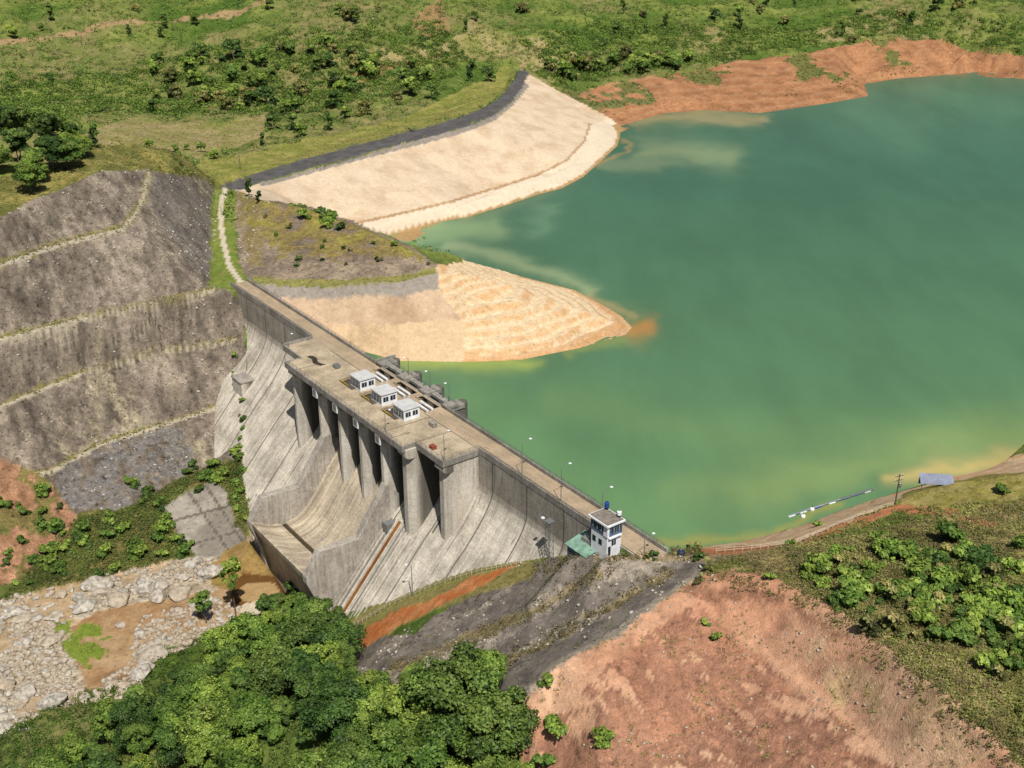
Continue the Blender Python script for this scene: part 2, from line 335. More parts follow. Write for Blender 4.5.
# --- fan-shaped sheet, finer near the dam
ys=[95.]
while ys[-1]<2600: ys.append(ys[-1]+max(.75,.0028*(ys[-1]-60)))
ys=np.array(ys);NC=620;ct=np.linspace(-1,1,NC)
GX=ct[None,:]*(0.43*ys+75)[:,None];GY=np.repeat(ys[:,None],NC,1)
gx=GX.ravel();gy=GY.ravel();gz0=tinz(gx,gy)
GU,GV=Qn(gx,gy,gz0)
wob=lambda s,a,sd:(fbm(gx,gy,s,3,sd)-.5)*a
dist=np.hypot(gx,gy)
pu=GU+wob(9,9,1)*300/dist+wob(2.2,4,2)*300/dist;pv=GV+wob(9,6,3)*300/dist+wob(2.2,3,4)*300/dist
#@@ZONES
n20=fbm(gx,gy,24,5,10);n8=fbm(gx,gy,7,4,20);n3=fbm(gx,gy,2.4,4,30);n60=fbm(gx,gy,70,4,40)
def lerp(a,b,t): t=np.clip(t,0,1)[:,None];return np.array(a)[None,:]*(1-t)+np.array(b)[None,:]*t
sm=lambda x,a,b:np.clip((x-a)/(b-a),0,1)
# default: scrub
col=lerp(C(88,114,44),C(136,146,72),sm(n20,.35,.65));col=col*(1-sm(n60,.5,.68)[:,None])+lerp(C(150,140,92),C(120,130,66),sm(n8,.3,.7))*sm(n60,.5,.68)[:,None]
amp=np.full(len(gx),.55);dispA=np.full(len(gx),1.);zone=np.zeros(len(gx),int)   # 0 terrain
ZN=['hillside','cut_slope','embankment','asphalt_road','gravel_track','spit','lake_shore','soil_slope','riverbed','shotcrete_slope']
def paint(mask,c,a=None,d=None,zn=None,op=1.):
    if np.isscalar(op): op=np.full(len(gx),op)
    m=mask;c=np.asarray(c)
    c=c[m] if c.ndim==2 else c[None,:]
    col[m]=col[m]*(1-op[m][:,None])+c*op[m][:,None]
    if a is not None: amp[m]=a
    if d is not None: dispA[m]=d
    if zn is not None: zone[m]=ZN.index(zn)
def poly(p,y0=0,y1=9999,sharp=False): 
    return inpoly(GU if sharp else pu,GV if sharp else pv,p)&(gy>y0)&(gy<y1)
def strip(p,w,y0=0,y1=9999,sharp=False): 
    return (dline(GU if sharp else pu,GV if sharp else pv,p)<w)&(gy>y0)&(gy<y1)
# far valley tan clearings and yellow-green fields
TAN=lerp(C(176,160,112),C(150,146,84),sm(n8,.35,.65));YG=lerp(C(132,140,62),C(170,164,90),sm(n8,.3,.7))
for p in ([(60,140),(130,118),(220,128),(268,112),(262,140),(200,158),(120,156)],[(420,60),(470,25),(540,40),(575,70),(540,90),(510,60)],[(330,60),(420,40),(440,60),(350,80)],[(800,30),(860,20),(880,38),(810,42)]): paint(poly(p,430),TAN,.5,.4,op=.85)
paint(poly([(190,180),(200,160),(265,150),(330,135),(400,118),(440,100),(505,68),(516,72),(505,92),(470,114),(400,134),(300,160),(218,187)],430),YG,.4,.15)
paint(poly([(410,20),(440,0),(450,30),(430,40)],430)|poly([(350,75),(450,50),(400,72),(360,82)],430),C(166,136,92),.4)
paint(strip([(0,42),(60,33),(120,26),(180,17),(250,8),(270,3)],2.4,700),C(178,150,110),.35)
# orange far shore
OR=lerp(C(192,138,98),C(160,112,78),sm(n8,.3,.7));OR=OR*(1-.18*sm(np.sin(gz0*3.1+n8*7),.3,1))[:,None]+np.array(C(222,186,140))[None,:]*(.2*sm(np.sin(gz0*3.1+n8*7),.3,1))[:,None]
shore_far=poly([(535,84),(570,92),(640,78),(700,72),(735,60),(790,57),(830,47),(880,40),(938,39),(965,50),(1024,55),(1200,60),(1200,140),(600,180),(560,120)],600)
paint(shore_far,OR,.4,.35,'lake_shore')
paint(shore_far&poly([(560,88),(640,84),(660,100),(610,116),(575,104)])&(n8>.5),C(122,124,74),.6)
paint(shore_far&(n20>.62)&(gz0>-14),C(120,120,66),.6)
# embankment
PALE=lerp(C(242,219,188),C(224,197,164),sm(n8,.4,.72));
emb=poly([(232,190),(300,173),(400,145),(470,126),(494,116),(512,102),(529,74),(560,92),(610,118),(640,140),(620,180),(380,250),(340,232),(262,205)],440,sharp=True)
paint(emb,PALE,.17,.06,'embankment')
paint(emb&(GV<0)|(emb&strip([(345,226),(400,214),(450,202),(500,187),(540,174),(566,161),(585,141),(590,125)],1.5,0,9999,True)),C(196,160,122),.3)
paint(emb&strip([(262,184),(300,174),(350,160),(400,147),(440,137),(470,128),(494,118),(512,103),(526,86)],2.6,sharp=True),C(166,156,144),.4)
low=emb&inpoly(GU,GV,[(345,227),(400,215),(450,203),(500,188),(540,175),(566,162),(585,142),(591,125),(660,100),(660,200),(560,215),(380,262)]);paint(low,C(248,230,202),.15,.06,'embankment')
paint(emb&(gz0<-19.2),C(196,160,110),.3)
road=poly([(218,187),(235,180),(300,160),(350,147),(400,134),(440,124),(470,114),(490,104),(505,92),(514,80),(518,70),(529,72),(522,88),(510,103),(492,116),(470,125),(440,134),(400,144),(350,157),(300,171),(262,182),(240,190)],440,sharp=True)
paint(road,lerp(C(112,110,108),C(92,90,90),sm(n3,.3,.7)),.15,0,'asphalt_road')
# hillock, lined slope and spit
hl=poly([(232,188),(262,200),(300,205),(345,218),(400,242),(437,262),(440,275),(246,284),(238,250)],330,520)
paint(hl,lerp(C(170,152,130),C(140,124,108),sm(n8,.35,.65)),.6,.5,'cut_slope')
paint(hl&(gz0>2.2+3*(n3-.5))&(n8<.66),lerp(C(160,150,74),C(146,128,84),sm(n8,.3,.6)),.6)
paint(poly([(233,192),(262,201),(262,268),(248,262),(238,225)],330,520)&(n8>.36),C(158,140,98),.5)
paint(strip([(250,280),(330,284),(400,278),(440,270)],3.2,330,520),C(150,146,84),.5)
lin=poly([(246,283),(330,287),(400,281),(440,272),(466,280),(470,370),(360,372),(300,340)],320,520,sharp=True)
LC=lerp(C(226,196,164),C(200,168,138),sm(n8,.35,.7))
paint(lin,LC,.2,.06,'embankment');paint(lin&(gz0>-3-2*n8),C(172,162,150),.3);paint(lin&(gz0<-11),C(236,204,164),.2)
spt=poly([(437,264),(470,262),(700,300),(700,345),(600,375),(462,372),(466,325),(440,290)],300,520)
band=np.sin(gz0*3.3+n20*5+1)*.9+(n3-.5)*1.6
SPC=lerp(C(246,220,180),C(234,190,140),sm(band+n3*.8,.4,1.4))
SPC[gz0<-18.6]=SPC[gz0<-18.6]*.4+np.array(C(216,160,104))*.6
paint(spt,SPC,.3,.25,'spit')
# benches and track at the left
cut=poly([(-80,240),(0,216),(60,188),(100,171),(142,169),(175,173),(205,179),(218,190),(213,287),(240,292),(248,352),(247,400),(243,440),(244,480),(240,470),(200,470),(130,507),(75,512),(45,478),(0,455),(-80,470)],180,480)
stk=fbm(gx*.8+gy*.45,gz0*.25+gy*.1,1.6,3,77)
CUT=lerp(C(131,119,106),C(170,156,139),sm(n8*.5+n3*.5,.4,.62));CUT=CUT*(1-.4*sm(stk,.52,.7))[:,None]
dk=poly([(140,172),(205,180),(216,192),(212,280),(170,240),(150,205)],180,480);CUT[dk]=CUT[dk]*.6+np.array(C(126,122,120))*.4
paint(cut,CUT,.62,.45,'cut_slope')
paint(cut&(sm(n20,.52,.64)*(n3>.45)>.5),lerp(C(146,134,112),C(166,154,130),sm(n3,.4,.6)),.8)
paint(cut&poly([(45,478),(75,512),(130,507),(200,470),(180,425),(100,445)])&(n3>.45),C(132,127,122),.7)
for p,w in (([(-40,275),(0,264),(60,243),(122,228),(134,214),(143,198),(147,184),(148,171)],4.2),([(-40,346),(0,338.5),(75,319.5),(150,303.5),(214,289)],3.6),([(-40,415),(0,405),(80,373.5),(160,352),(235,339)],3.),([(-40,486),(0,478),(50,471),(100,444),(170,422),(226,404)],2.8)):
    m=strip(p,w*.95,180,480,True);paint(m,lerp(C(156,142,108),C(140,134,80),sm(n3,.4,.6)),.5,.15)
    paint(m&strip([(a,b+1.6) for a,b in p],1.7,0,9999,True),C(196,184,160),.3)
paint(poly([(-60,200),(0,180),(80,150),(150,140),(215,165),(215,188),(205,179),(142,168),(100,170),(60,187),(0,216),(-60,236)],180,480),lerp(C(110,112,58),C(160,148,84),sm(n8,.35,.65)),.6,.6)
paint(poly([(211,190),(236,190),(234,230),(238,262),(250,282),(210,288)],330,480),lerp(C(120,142,58),C(148,152,78),sm(n3,.3,.7)),.4,.1)
paint(strip([(225,189),(221,205),(221,225),(224,245),(229,265),(241,283)],2.6,330,490,True),C(228,214,190),.25,.05,'gravel_track')
# lower left red bank and thicket floor
low=poly([(-80,470),(0,455),(45,478),(75,512),(130,507),(200,470),(244,456),(250,520),(240,560),(190,560),(110,577),(60,590),(0,602),(-80,615)],150,380)
paint(low,lerp(C(96,104,50),C(132,120,72),sm(n8,.4,.65)),.7,.9,'hillside')
paint(poly([(-80,470),(0,458),(45,482),(78,515),(60,560),(0,585),(-80,600)],150,380)&(n8+n3*.5<.82),lerp(C(190,144,112),C(148,112,84),sm(n3,.3,.7)),.6)
paint(poly([(162,508),(213,480),(226,492),(236,524),(250,545),(205,562),(180,540)],150,380,True),lerp(C(178,170,156),C(150,142,130),sm(n8,.4,.6)),.3,.08,'riverbed')
for q in ([(190,494),(232,556)],[(176,520),(232,505)],[(190,545),(242,530)],[(206,486),(245,545)]): paint(strip(q,1.0,150,380,True),C(108,100,90),.3)
# river bed
rb=poly([(-80,612),(0,600),(60,588),(110,575),(190,558),(225,556),(245,540),(256,520),(330,600),(335,645),(290,606),(235,626),(150,652),(60,702),(0,732),(-80,750)],100,330)
paint(rb,lerp(C(180,162,134),C(208,196,174),sm(n3,.35,.65)),.7,.5,'riverbed')
paint(rb&(n20*.6+n8*.4>.54),lerp(C(206,182,148),C(188,160,124),sm(n3,.3,.7)),.4,.2);paint(poly([(100,610),(150,602),(215,592),(235,575),(262,548),(300,575),(300,600),(235,620),(150,640),(135,680),(90,690),(68,650),(72,628)],100,330),lerp(C(200,168,128),C(172,134,94),sm(n8,.35,.65)),.3,.25,'riverbed')
paint(poly([(210,560),(245,540),(290,580),(250,592),(215,585)],100,330),lerp(C(150,128,70),C(178,146,92),sm(n8,.35,.65)),.4,.2,'riverbed')
paint(((dline(pu,pv,[(250,592),(272,592)])<17))&(gy<330)&(gy>100),C(120,82,42),.2,.1)
paint(((dline(pu,pv,[(250,592),(270,592)])<10))&(gy<330)&(gy>100),C(192,160,112),.2,.1)
paint(((dline(pu,pv,[(246,610),(262,606)])<6))&(gy<330)&(gy>100),C(226,212,184),.2,.1)
paint((poly([(62,642),(84,624),(112,634),(116,658),(88,668),(70,658)],100,330)&(n8*.5+n3*.5>.47))|poly([(52,622),(72,620),(70,634),(56,636)],100,330),C(132,150,58),.5)
# right bank
dsx=(gx-A[0])*N[0]+(gy-A[1])*N[1];dam_face_near=np.abs(dsx-np.interp(-gz0,[-a for a,b in PR],[b for a,b in PR]))<7
sl=poly([(352,650),(372,636),(416,634),(440,612),(480,590),(519,563),(590,552),(640,552),(700,556),(716,562),(704,572),(662,600),(612,640),(560,665),(530,694),(430,724),(370,700),(345,670)],100,260)
SLC=lerp(C(130,121,112),C(168,156,140),sm(n8,.4,.62))
paint(sl,SLC,.85,.25,'shotcrete_slope')
for p in ([(375,668),(440,640),(480,618),(545,585),(590,562)],[(395,690),(480,664),(540,625),(600,596),(690,564)],[(440,715),(530,672),(590,632),(650,597),(700,566)]): paint(sl&strip(p,7.5),lerp(C(116,108,101),C(150,140,129),sm(n3,.3,.7)),.35,.12)
paint(sl&strip([(540,683),(556,664),(610,636),(660,598),(704,570)],2.6),C(170,158,140),.4,.05)
for p in ([(606,569),(550,603),(503,625),(456,644),(394,669)],[(668,574),(620,600),(575,625),(531,650),(500,662),(420,690)]): paint(sl&strip(p,4.)&(n3>.42),C(158,142,108),.5)
tr=poly([(335,646),(352,632),(395,612),(430,598),(470,580),(508,566),(520,563),(508,572),(472,590),(425,612),(385,634),(352,652)],100,260)
paint(strip([(341,648),(391,612),(425,597),(475,580),(520,568)],16,100,260)&(dam_face_near),C(150,140,84),.5,.15);paint(tr,lerp(C(198,120,66),C(214,150,98),sm(n3,.4,.7)),.3,.1,'gravel_track')
paint(strip([(341,643),(391,603.5),(416,592.5),(475,572),(512,564)],2.2,100,260),C(150,148,80),.4)
ap=poly([(590,551),(640,548),(700,548),(760,546),(800,541),(800,552),(716,562),(640,560),(600,558)],100,300);paint(ap,lerp(C(170,150,118),C(146,134,98),sm(n3,.4,.6)),.5,.15)
SO=lerp(C(220,164,130),C(238,192,156),sm(n20,.35,.65));
fa=.51*gx-.86*gy;fb=.86*gx+.51*gy;fd=fbm(fb+ (n8-.5)*3,fa*.2,1.7,4,91)
SO=SO*(1-.24*sm(fd,.5,.72))[:,None]
soil=poly([(704,572),(722,568),(760,570),(800,585),(836,604),(872,634),(905,668),(945,700),(1000,742),(1040,790),(1040,900),(500,900),(520,760),(516,700),(530,694),(560,665),(612,640),(662,600)],80,260)
paint(soil,SO,.3,.3,'soil_slope')
RDk=lerp(C(148,104,84),C(190,136,108),sm(fd*.5+n8*.5,.4,.6))
paint(soil&(inpoly(pu,pv,[(500,768),(540,720),(620,690),(700,690),(790,690),(900,760),(920,900),(480,900)])|inpoly(pu,pv,[(700,600),(740,640),(830,720),(860,768),(740,768),(660,690),(600,700),(580,690),(680,610)]))&(fd*.6+n8*.4>.40),RDk,.5,.35,op=.8)
paint(soil&(strip([(690,588),(740,594),(780,600)],6)|strip([(800,610),(830,634),(846,636)],4)),C(150,108,84),.5,op=.7)
paint(soil&(strip([(820,655),(900,720),(960,768)],16)|strip([(940,720),(1024,790)],20))&(n8>.5)&(n3>.45),C(222,190,150),.5,op=.6)
rv=poly([(716,562),(800,545),(880,528),(960,510),(1024,505),(1200,500),(1200,900),(1040,800),(1000,742),(945,700),(905,668),(872,634),(836,604),(800,585),(760,570),(722,568)],80,300)
paint(rv,lerp(C(130,130,64),C(176,162,104),sm(n8,.4,.65)),.6,.8,'hillside')
paint(poly([(790,700),(900,640),(940,680),(1024,735),(1030,775),(960,720)],80,300)&(n8>.58),C(216,180,138),.4)
sh=poly([(660,549),(740,541),(800,526),(850,507),(900,491),(940,478),(1005,458),(1200,400),(1200,480),(1010,478),(930,492),(880,506),(840,524),(790,544),(700,552)],200,420)
paint(sh,lerp(C(240,208,168),C(224,172,124),sm(np.sin(gz0*1.5+n8*9)+n3,.4,1.9)),.3,.3,'lake_shore')
paint(poly([(905,486),(930,476),(1000,474),(1200,470),(1200,520),(1000,512),(900,508)],200,420)&(gz0>-8),lerp(C(150,142,70),C(170,156,96),sm(n3,.3,.7)),.6,.5,'hillside')
paint(strip([(690,551),(790,548),(830,530),(870,517),(900,508),(925,511),(960,514),(1024,532)],3.4,200,300),C(196,132,92),.35,.1)
damt=(gx-A[0])*N[0]+(gy-A[1])*N[1];bed=gz0<-20.3;paint(bed&(gy>240)&((damt<-3)|(gx<-400)&(gy>420)|(gx>60))&~(rb)&~emb&~lin,lerp(C(210,160,100),C(190,150,96),n8),.3)
# displacement
hs=np.clip(dist/400,.6,2.5)
dz=(n20-.5)*5.0*np.where(zone==0,1,.25)*dispA*hs+(n8-.5)*2.2*dispA+(n3-.5)*.9*dispA
dz+=np.where(zone==ZN.index('soil_slope'),-(sm(fd,.45,.75))*.9,0)
dz+=np.where(zone==ZN.index('riverbed'),(np.abs(n3-.5))*2.0*dispA,0)
dz[zone==ZN.index('embankment')]*=.25
near_sh=np.clip(np.abs(gz0+20)/3,.12,1);dz*=np.where(gy>225,near_sh,1)
dam_s=(gx-A[0])*D[0]+(gy-A[1])*D[1];dam_t=(gx-A[0])*N[0]+(gy-A[1])*N[1]
nearD=(dam_s>-2)&(dam_s<200)&(dam_t<7)&(dam_t>-5)&(gz0>-14);dz[nearD]=np.minimum(dz[nearD]*.3,0)-.15
gz=gz0+dz

face_t=np.interp(-gz0,[-a for a,b in PR],[b for a,b in PR]);nf=np.abs(dam_t-face_t);calm=(dam_s>-12)&(dam_s<205)&(dam_t>0)&(gz0<0);dz2=np.where(calm,dz*np.clip((nf-3)/9,.06,1),dz);gz=gz0+dz2
spz=(zone==ZN.index('spit'));gz[spz]+=(.5*np.sin(gz0[spz]*3.3+(n20[spz])*5))*np.clip((gz0[spz]+20)/2,0,1)
GZ=gz.reshape(GX.shape);ZONE=zone.reshape(GX.shape)
def ground(x,y):
    j=np.clip(np.searchsorted(ys,y)-1,0,len(ys)-2);fy=(y-ys[j])/(ys[j+1]-ys[j])
    def row(jj):
        t=(x/(0.43*ys[jj]+75)+1)/2*(NC-1);i=np.clip(np.floor(t).astype(int),0,NC-2);fx=np.clip(t-i,0,1);return GZ[jj,i]*(1-fx)+GZ[jj,i+1]*fx
    return row(j)*(1-fy)+row(j+1)*fy
def zoneat(x,y):
    j=np.clip(np.searchsorted(ys,y)-1,0,len(ys)-2);i=np.clip(((x/(0.43*ys[j]+75)+1)/2*(NC-1)).astype(int),0,NC-2);return ZONE[j,i]
def g1(x,y): return float(ground(np.array([x]),np.array([y]))[0])
nr=len(ys);ii=(np.arange(nr-1)[:,None]*NC+np.arange(NC-1)[None,:]).ravel()
Fq=np.stack([ii,ii+1,ii+NC+1,ii+NC],1);fz=zone[Fq[:,0]]
allv=np.stack([gx,gy,gz],1)
for k,nm in enumerate(ZN):
    fsel=Fq[fz==k]
    if not len(fsel): continue
    uq,inv=np.unique(fsel,return_inverse=True)
    me=npmesh(nm,allv[uq],inv.reshape(fsel.shape),col[uq],amp[uq],True)
    tag(link(nm,me,M['ground']),kind='structure')
#@@WATER
wy=[235.]
while wy[-1]<1250: wy.append(wy[-1]+max(1.6,.006*(wy[-1]-60)))
wy=np.array(wy);WC=420;wx=(np.linspace(0,1,WC)[None,:]*(.5*wy+160)[:,None]-(.14*wy+50)[:,None]);wyy=np.repeat(wy[:,None],WC,1)
wx=wx.ravel();wyy=wyy.ravel();U,V=Qn(wx,wyy,-20.)
w1=(fbm(wx,wyy,30,4,51)-.5);w2=(fbm(wx,wyy,12,4,52)-.5);k=400/np.hypot(wx,wyy)
U2=U+w1*60*k+w2*18*k;V2=V+w1*22*k-w2*10*k
t=np.clip((V-90)/420,0,1);wc=lerp(C(76,118,92),C(106,145,102),sm(t,.2,1.))
wc=wc*(1-sm(t,0,.35)[:,None]*0)+0
def wp(mask,c,op): 
    o=(np.clip(mask,0,1)*op)[:,None];wc[:]=wc*(1-o)+np.array(c)[None,:]*o
soft=lambda p,r:np.exp(-(dline(U2,V2,p)/r)**2)
wp(soft([(640,150),(690,152),(735,158)],13),C(142,160,118),.85);wp(soft([(610,165),(660,168)],8),C(140,158,118),.6)
wp(soft([(640,122),(700,116),(760,120)],6),C(168,158,112),.8)
wp(soft([(860,110),(900,130),(930,90),(1000,110)],26),C(100,142,112),.5)
wp(soft([(400,244),(440,236),(490,228)],13),C(150,178,128),.8);wp(soft([(455,250),(500,258),(540,270),(580,285),(600,298)],7),C(158,176,132),.8)
wp(soft([(520,230),(560,210)],8),C(120,154,120),.5)
wp(soft([(634,329),(640,327)],14),C(150,140,84),.7);wp(soft([(628,330),(650,324)],7),C(186,140,80),.9);wp(soft([(600,300),(625,312)],5),C(176,160,110),.7)
wp(soft([(400,368),(450,362),(520,362)],8),C(168,186,96),.85);wp(soft([(560,352),(620,338)],4),C(150,160,90),.6)
wp(soft([(560,400),(720,440),(860,430),(1060,420)],22),C(130,162,104),.35);wp(soft([(700,500),(820,470),(960,440),(1060,440)],24),C(138,164,104),.45)
wp(soft([(480,400),(600,500),(680,530)],30),C(116,156,104),.5)
wp(soft([(760,500),(860,470),(960,440),(1060,425)],16),C(150,172,108),.45)
wp(soft([(900,482),(960,462),(1020,447),(1080,440)],9),C(204,186,120),.9)
wp(soft([(660,546),(740,538),(800,522),(850,504)],4.5),C(160,160,90),.8)
wp(soft([(560,178),(500,197),(440,224)],3.5),C(170,160,110),.8)
wp(soft([(620,140),(617,150),(600,163)],3),C(170,150,100),.8)
nw=len(wy);ii=(np.arange(nw-1)[:,None]*WC+np.arange(WC-1)[None,:]).ravel()
me=npmesh('lake_water',np.stack([wx,wyy,np.full(len(wx),-20.)],1),np.stack([ii,ii+1,ii+WC+1,ii+WC],1),wc,None,True)
# drop faces under the dam and downstream of it
bm=bmesh.new();bm.from_mesh(me)
kill=[fa for fa in bm.faces if (lambda c:((c.x-A[0])*N[0]+(c.y-A[1])*N[1])>-1.5 and ((c.x-A[0])*D[0]+(c.y-A[1])*D[1])>-5)(fa.calc_center_median())]
bmesh.ops.delete(bm,geom=kill,context='FACES');bm.to_mesh(me);bm.free()
tag(link('lake_water',me,M['water']),kind='structure')
# ------------------------------------------------------------------ the concrete dam, local x = along the crest, y = upstream
ANG=math.atan2(D[1],D[0])
dam=empty('concrete_dam',(A[0],A[1],0),ANG,label='long grey concrete gravity dam with gated spillway, holding back the green lake',cat='dam')
def tz(q): return [(-t,z) for t,z in q]
back=[(-3.2,-.28),(-3.2,-75)]
body=[(2.9,-.28)]+[(t,z) for t,z in [(2.9,-9),(3.2,-10.5),(3.9,-12),(5.0,-14),(6.4,-16),(8.0,-18.1),(9.6,-20),(11.9,-22.6),(14.3,-25),(58,-75)]]+[(-3.2,-75),(-3.2,-.28)]
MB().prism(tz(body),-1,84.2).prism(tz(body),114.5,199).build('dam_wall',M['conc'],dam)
ch=[(-3.2,-14),(-1,-12.4),(1,-12.2),(3.5,-13),(7,-15.8),(11,-20),(15,-25),(18,-29.4),(20,-32.2),(22,-34.6),(24,-36.3),(26,-37.4),(28,-37.9),(29.2,-38),(29.25,-38.7),(30.6,-38.7),(30.65,-37.9),(33,-37.3),(35,-36.4),(37,-35.3),(38.6,-34.4),(39,-34.8),(38.7,-36.5),(36.5,-41),(35,-48),(35,-62),(-3.2,-62)]
MB().prism(tz(ch),84.2,114.5).build('spillway_chute',M['chute'],dam)
MB().box(84.4,114.3,-30.55,-29.3,-38.68,-38.3).build('drain_slot',simple('wet_moss',C(78,66,40),.8,.5,2),dam)
# training walls
tw=[(14,-15.2),(15.6,-15.9),(18,-19.6),(24.3,-28.6),(35.3,-28.2),(39.3,-34.6),(39.3,-36.5),(36.5,-44),(35,-62),(6,-62),(4,-24)]
MB().prism(tz(tw),82.0,84.25).build('training_wall',M['wall'],dam,.12)
MB().prism(tz(tw),114.45,116.7).build('training_wall',M['wall'],dam,.12)
# left shoulder block beside the chute
# piers
def pier(x0,x1,front,back_,zf,nose=False,mat='pier'):
    def plan(f,c1,c2): return [(x0,-back_),(x0,-(f-c1)),(x0+c1,-f),(x1-c2,-f),(x1,-(f-c2)),(x1,-back_)]
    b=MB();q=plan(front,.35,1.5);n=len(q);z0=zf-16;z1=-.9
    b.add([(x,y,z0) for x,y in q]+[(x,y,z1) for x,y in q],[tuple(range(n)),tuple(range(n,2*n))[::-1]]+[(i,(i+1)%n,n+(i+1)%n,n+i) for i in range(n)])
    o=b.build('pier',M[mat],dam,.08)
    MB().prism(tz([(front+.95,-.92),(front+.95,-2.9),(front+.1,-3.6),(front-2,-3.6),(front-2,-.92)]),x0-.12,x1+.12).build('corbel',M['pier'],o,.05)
    if nose:
        n=MB();k=8;r=(x1-x0)/2;cx=(x0+x1)/2
        vs=[];zs=(.35,-60)
        for z in zs: vs+=[(x0,3.,z)]+[(cx-r*math.cos(math.pi*i/k),8.4+r*math.sin(math.pi*i/k),z) for i in range(k+1)]+[(x1,3.,z)]
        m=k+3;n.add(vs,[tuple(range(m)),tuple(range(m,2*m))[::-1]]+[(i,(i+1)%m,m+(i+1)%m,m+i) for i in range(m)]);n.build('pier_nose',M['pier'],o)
    return o
PX=[(66.6,69.4),(81.4,84.2),(92.4,95.4),(103.3,106.3),(114.3,117.3)]
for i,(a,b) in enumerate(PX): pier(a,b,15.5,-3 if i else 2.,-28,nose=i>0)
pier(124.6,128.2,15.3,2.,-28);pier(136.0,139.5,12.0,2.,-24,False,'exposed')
pier(55.4,56.6,11.,2,-24,corb=False) if 0 else None
for a,b in PX[1:]:
    c=(a+b)/2;p_=MB().box(c-1.15,c+1.15,-16.85,-16.5,-4.1,-1.5).build('plaque',M['white'],dam,.03)
    MB().box(c-.8,c+.8,-16.9,-16.852,-3.7,-1.9).build('panel',M['para'],p_)
# radial gates with arms
for a,b in zip(PX[1:],PX[2:]):
    x0,x1=a[1]+.05,b[0]-.05;m=MB();n=10;vs=[]
    for dr in (0,.35):
        for i in range(n+1):
            th=R(-28+i*5.6);cy,cz=-10.5,-6.5;rr=9.6-dr
            for x in (x0,x1): vs.append((x,cy+rr*math.cos(th),cz+rr*math.sin(th)))
    k=2*(n+1);fs=[]
    for i in range(n):
        q=2*i;fs+=[(q,q+1,q+3,q+2),(k+q,k+q+2,k+q+3,k+q+1)]
    fs+=[(0,k,k+1,1),(2*n,2*n+1,k+2*n+1,k+2*n)];m.add(vs,fs)
    g=m.build('radial_gate',M['steel'],dam)
    for x in (x0+1.2,x1-1.2):
        ar=MB()
        for th in (-20,8): ar.bar((x,-10.5,-6.5),(x,-10.5+9.2*math.cos(R(th)),-6.5+9.2*math.sin(R(th))),.28,6)
        ar.build('arm',M['steel'],g)
    rb_=MB()
    for th in (-22,-12,-2,8,18): rb_.box(x0+.1,x1-.1,-10.5+9.0*math.cos(R(th))-.2,-10.5+9.2*math.cos(R(th)),-6.5+9.1*math.sin(R(th))-.15,-6.5+9.1*math.sin(R(th))+.15)
    rb_.build('stiffener',M['steel'],g)
# blank wall panels and ribs in the dark side bays
for x0,x1 in ((69.5,81.3),(117.4,124.5),(128.3,135.9)):
    n=int((x1-x0)/3)
    for i in range(n): x=x0+(i+.7)*(x1-x0)/n;MB().box(x-.25,x+.25,-5.2,-2.85,-14,-.95).build('counterfort',M['wall'],dam)
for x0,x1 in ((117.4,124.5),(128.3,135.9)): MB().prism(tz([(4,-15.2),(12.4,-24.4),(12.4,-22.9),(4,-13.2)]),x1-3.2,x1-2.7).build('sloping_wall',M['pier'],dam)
# decks
rd=MB().box(-1,199,-2.6,.55,-.27,0).box(-1,84.6,.55,2.7,-.27,0).box(114.6,199,.55,2.7,-.27,0)
for x0,x1 in ((92.8,95.2),(104.0,106.2)): rd.box(x0,x1,.55,2.45,-.27,-.004)
for x0 in (84.6,95.2,106.2): rd.box(x0,x0+8.2,.3,.5,.004,.45)
rd.box(84.6,114.6,2.45,3.0,-.27,-.004)
rd.build('crest_road',M['road'],dam)
dk_=MB().box(55.4,66,-11.8,-2.61,-.9,-.03).box(66,82,-16.6,-2.61,-.95,-.05).box(82,118,-16.6,-10.7,-.93,-.02).box(118,127.5,-16.6,-2.61,-.95,-.05).box(127.5,139.5,-12.8,-2.61,-.9,-.035)
for x0,x1 in ((82,84.4),(92.4,95.6),(103.2,106.6),(114.2,118)): dk_.box(x0,x1,-10.69,-2.61,-.93,-.03)
for x0 in (84.4,95.6,106.6): dk_.box(x0,x0+7.8,-4.3,-2.62,-.93,-.035);dk_.box(x0+4.4,x0+8.1,-9.3,-4.31,-.93,-.04)
dk_.build('gate_deck',M['deck'],dam)
eb=MB().box(66,127.55,-16.95,-16.6,-1.5,.22).box(127.55,139.85,-13.15,-12.8,-1.5,.22).box(139.5,139.85,-12.8,-2.95,-1.4,.22).box(127.5,127.85,-16.95,-13.15,-1.5,.22).box(55.1,66.,-12.15,-11.8,-1.4,.5).box(55.1,55.4,-11.8,-2.95,-1.2,.9).box(65.7,66,-16.95,-12.15,-1.45,.22)
eb.build('edge_beam',M['para'],dam,.04)
for q in [(x-.06,x+.06,-16.5,-10.9,-.05,-.012) for x in (72,88,100,113,122)]+[(66,84,-2.72,-2.6,-.06,.006),(115,139,-2.72,-2.6,-.06,.006),(127.4,127.52,-12.7,-2.7,-.06,.0),(117.9,118.02,-16.5,-2.7,-.06,-.005)]: MB().box(*q).build('joint_strip',M['dark'],dam)
for q in ((-1,81.2,2.7,3.1,-.6,1.0),(117.2,199,2.7,3.1,-.6,1.0)): MB().box(*q).box(q[0] if q[0]>0 else 80.8,q[0]+.4 if q[0]>0 else 81.2,3.1,6.4 if q[0]>0 else 9.6,-.3,1.0).build('upstream_parapet',M['para'],dam,.05)
for q in ((-1,55.1,-2.98,-2.6,-.9,.95),(139.85,184,-2.98,-2.6,-.9,.8)): MB().box(*q).build('downstream_parapet',M['para'],dam,.05)
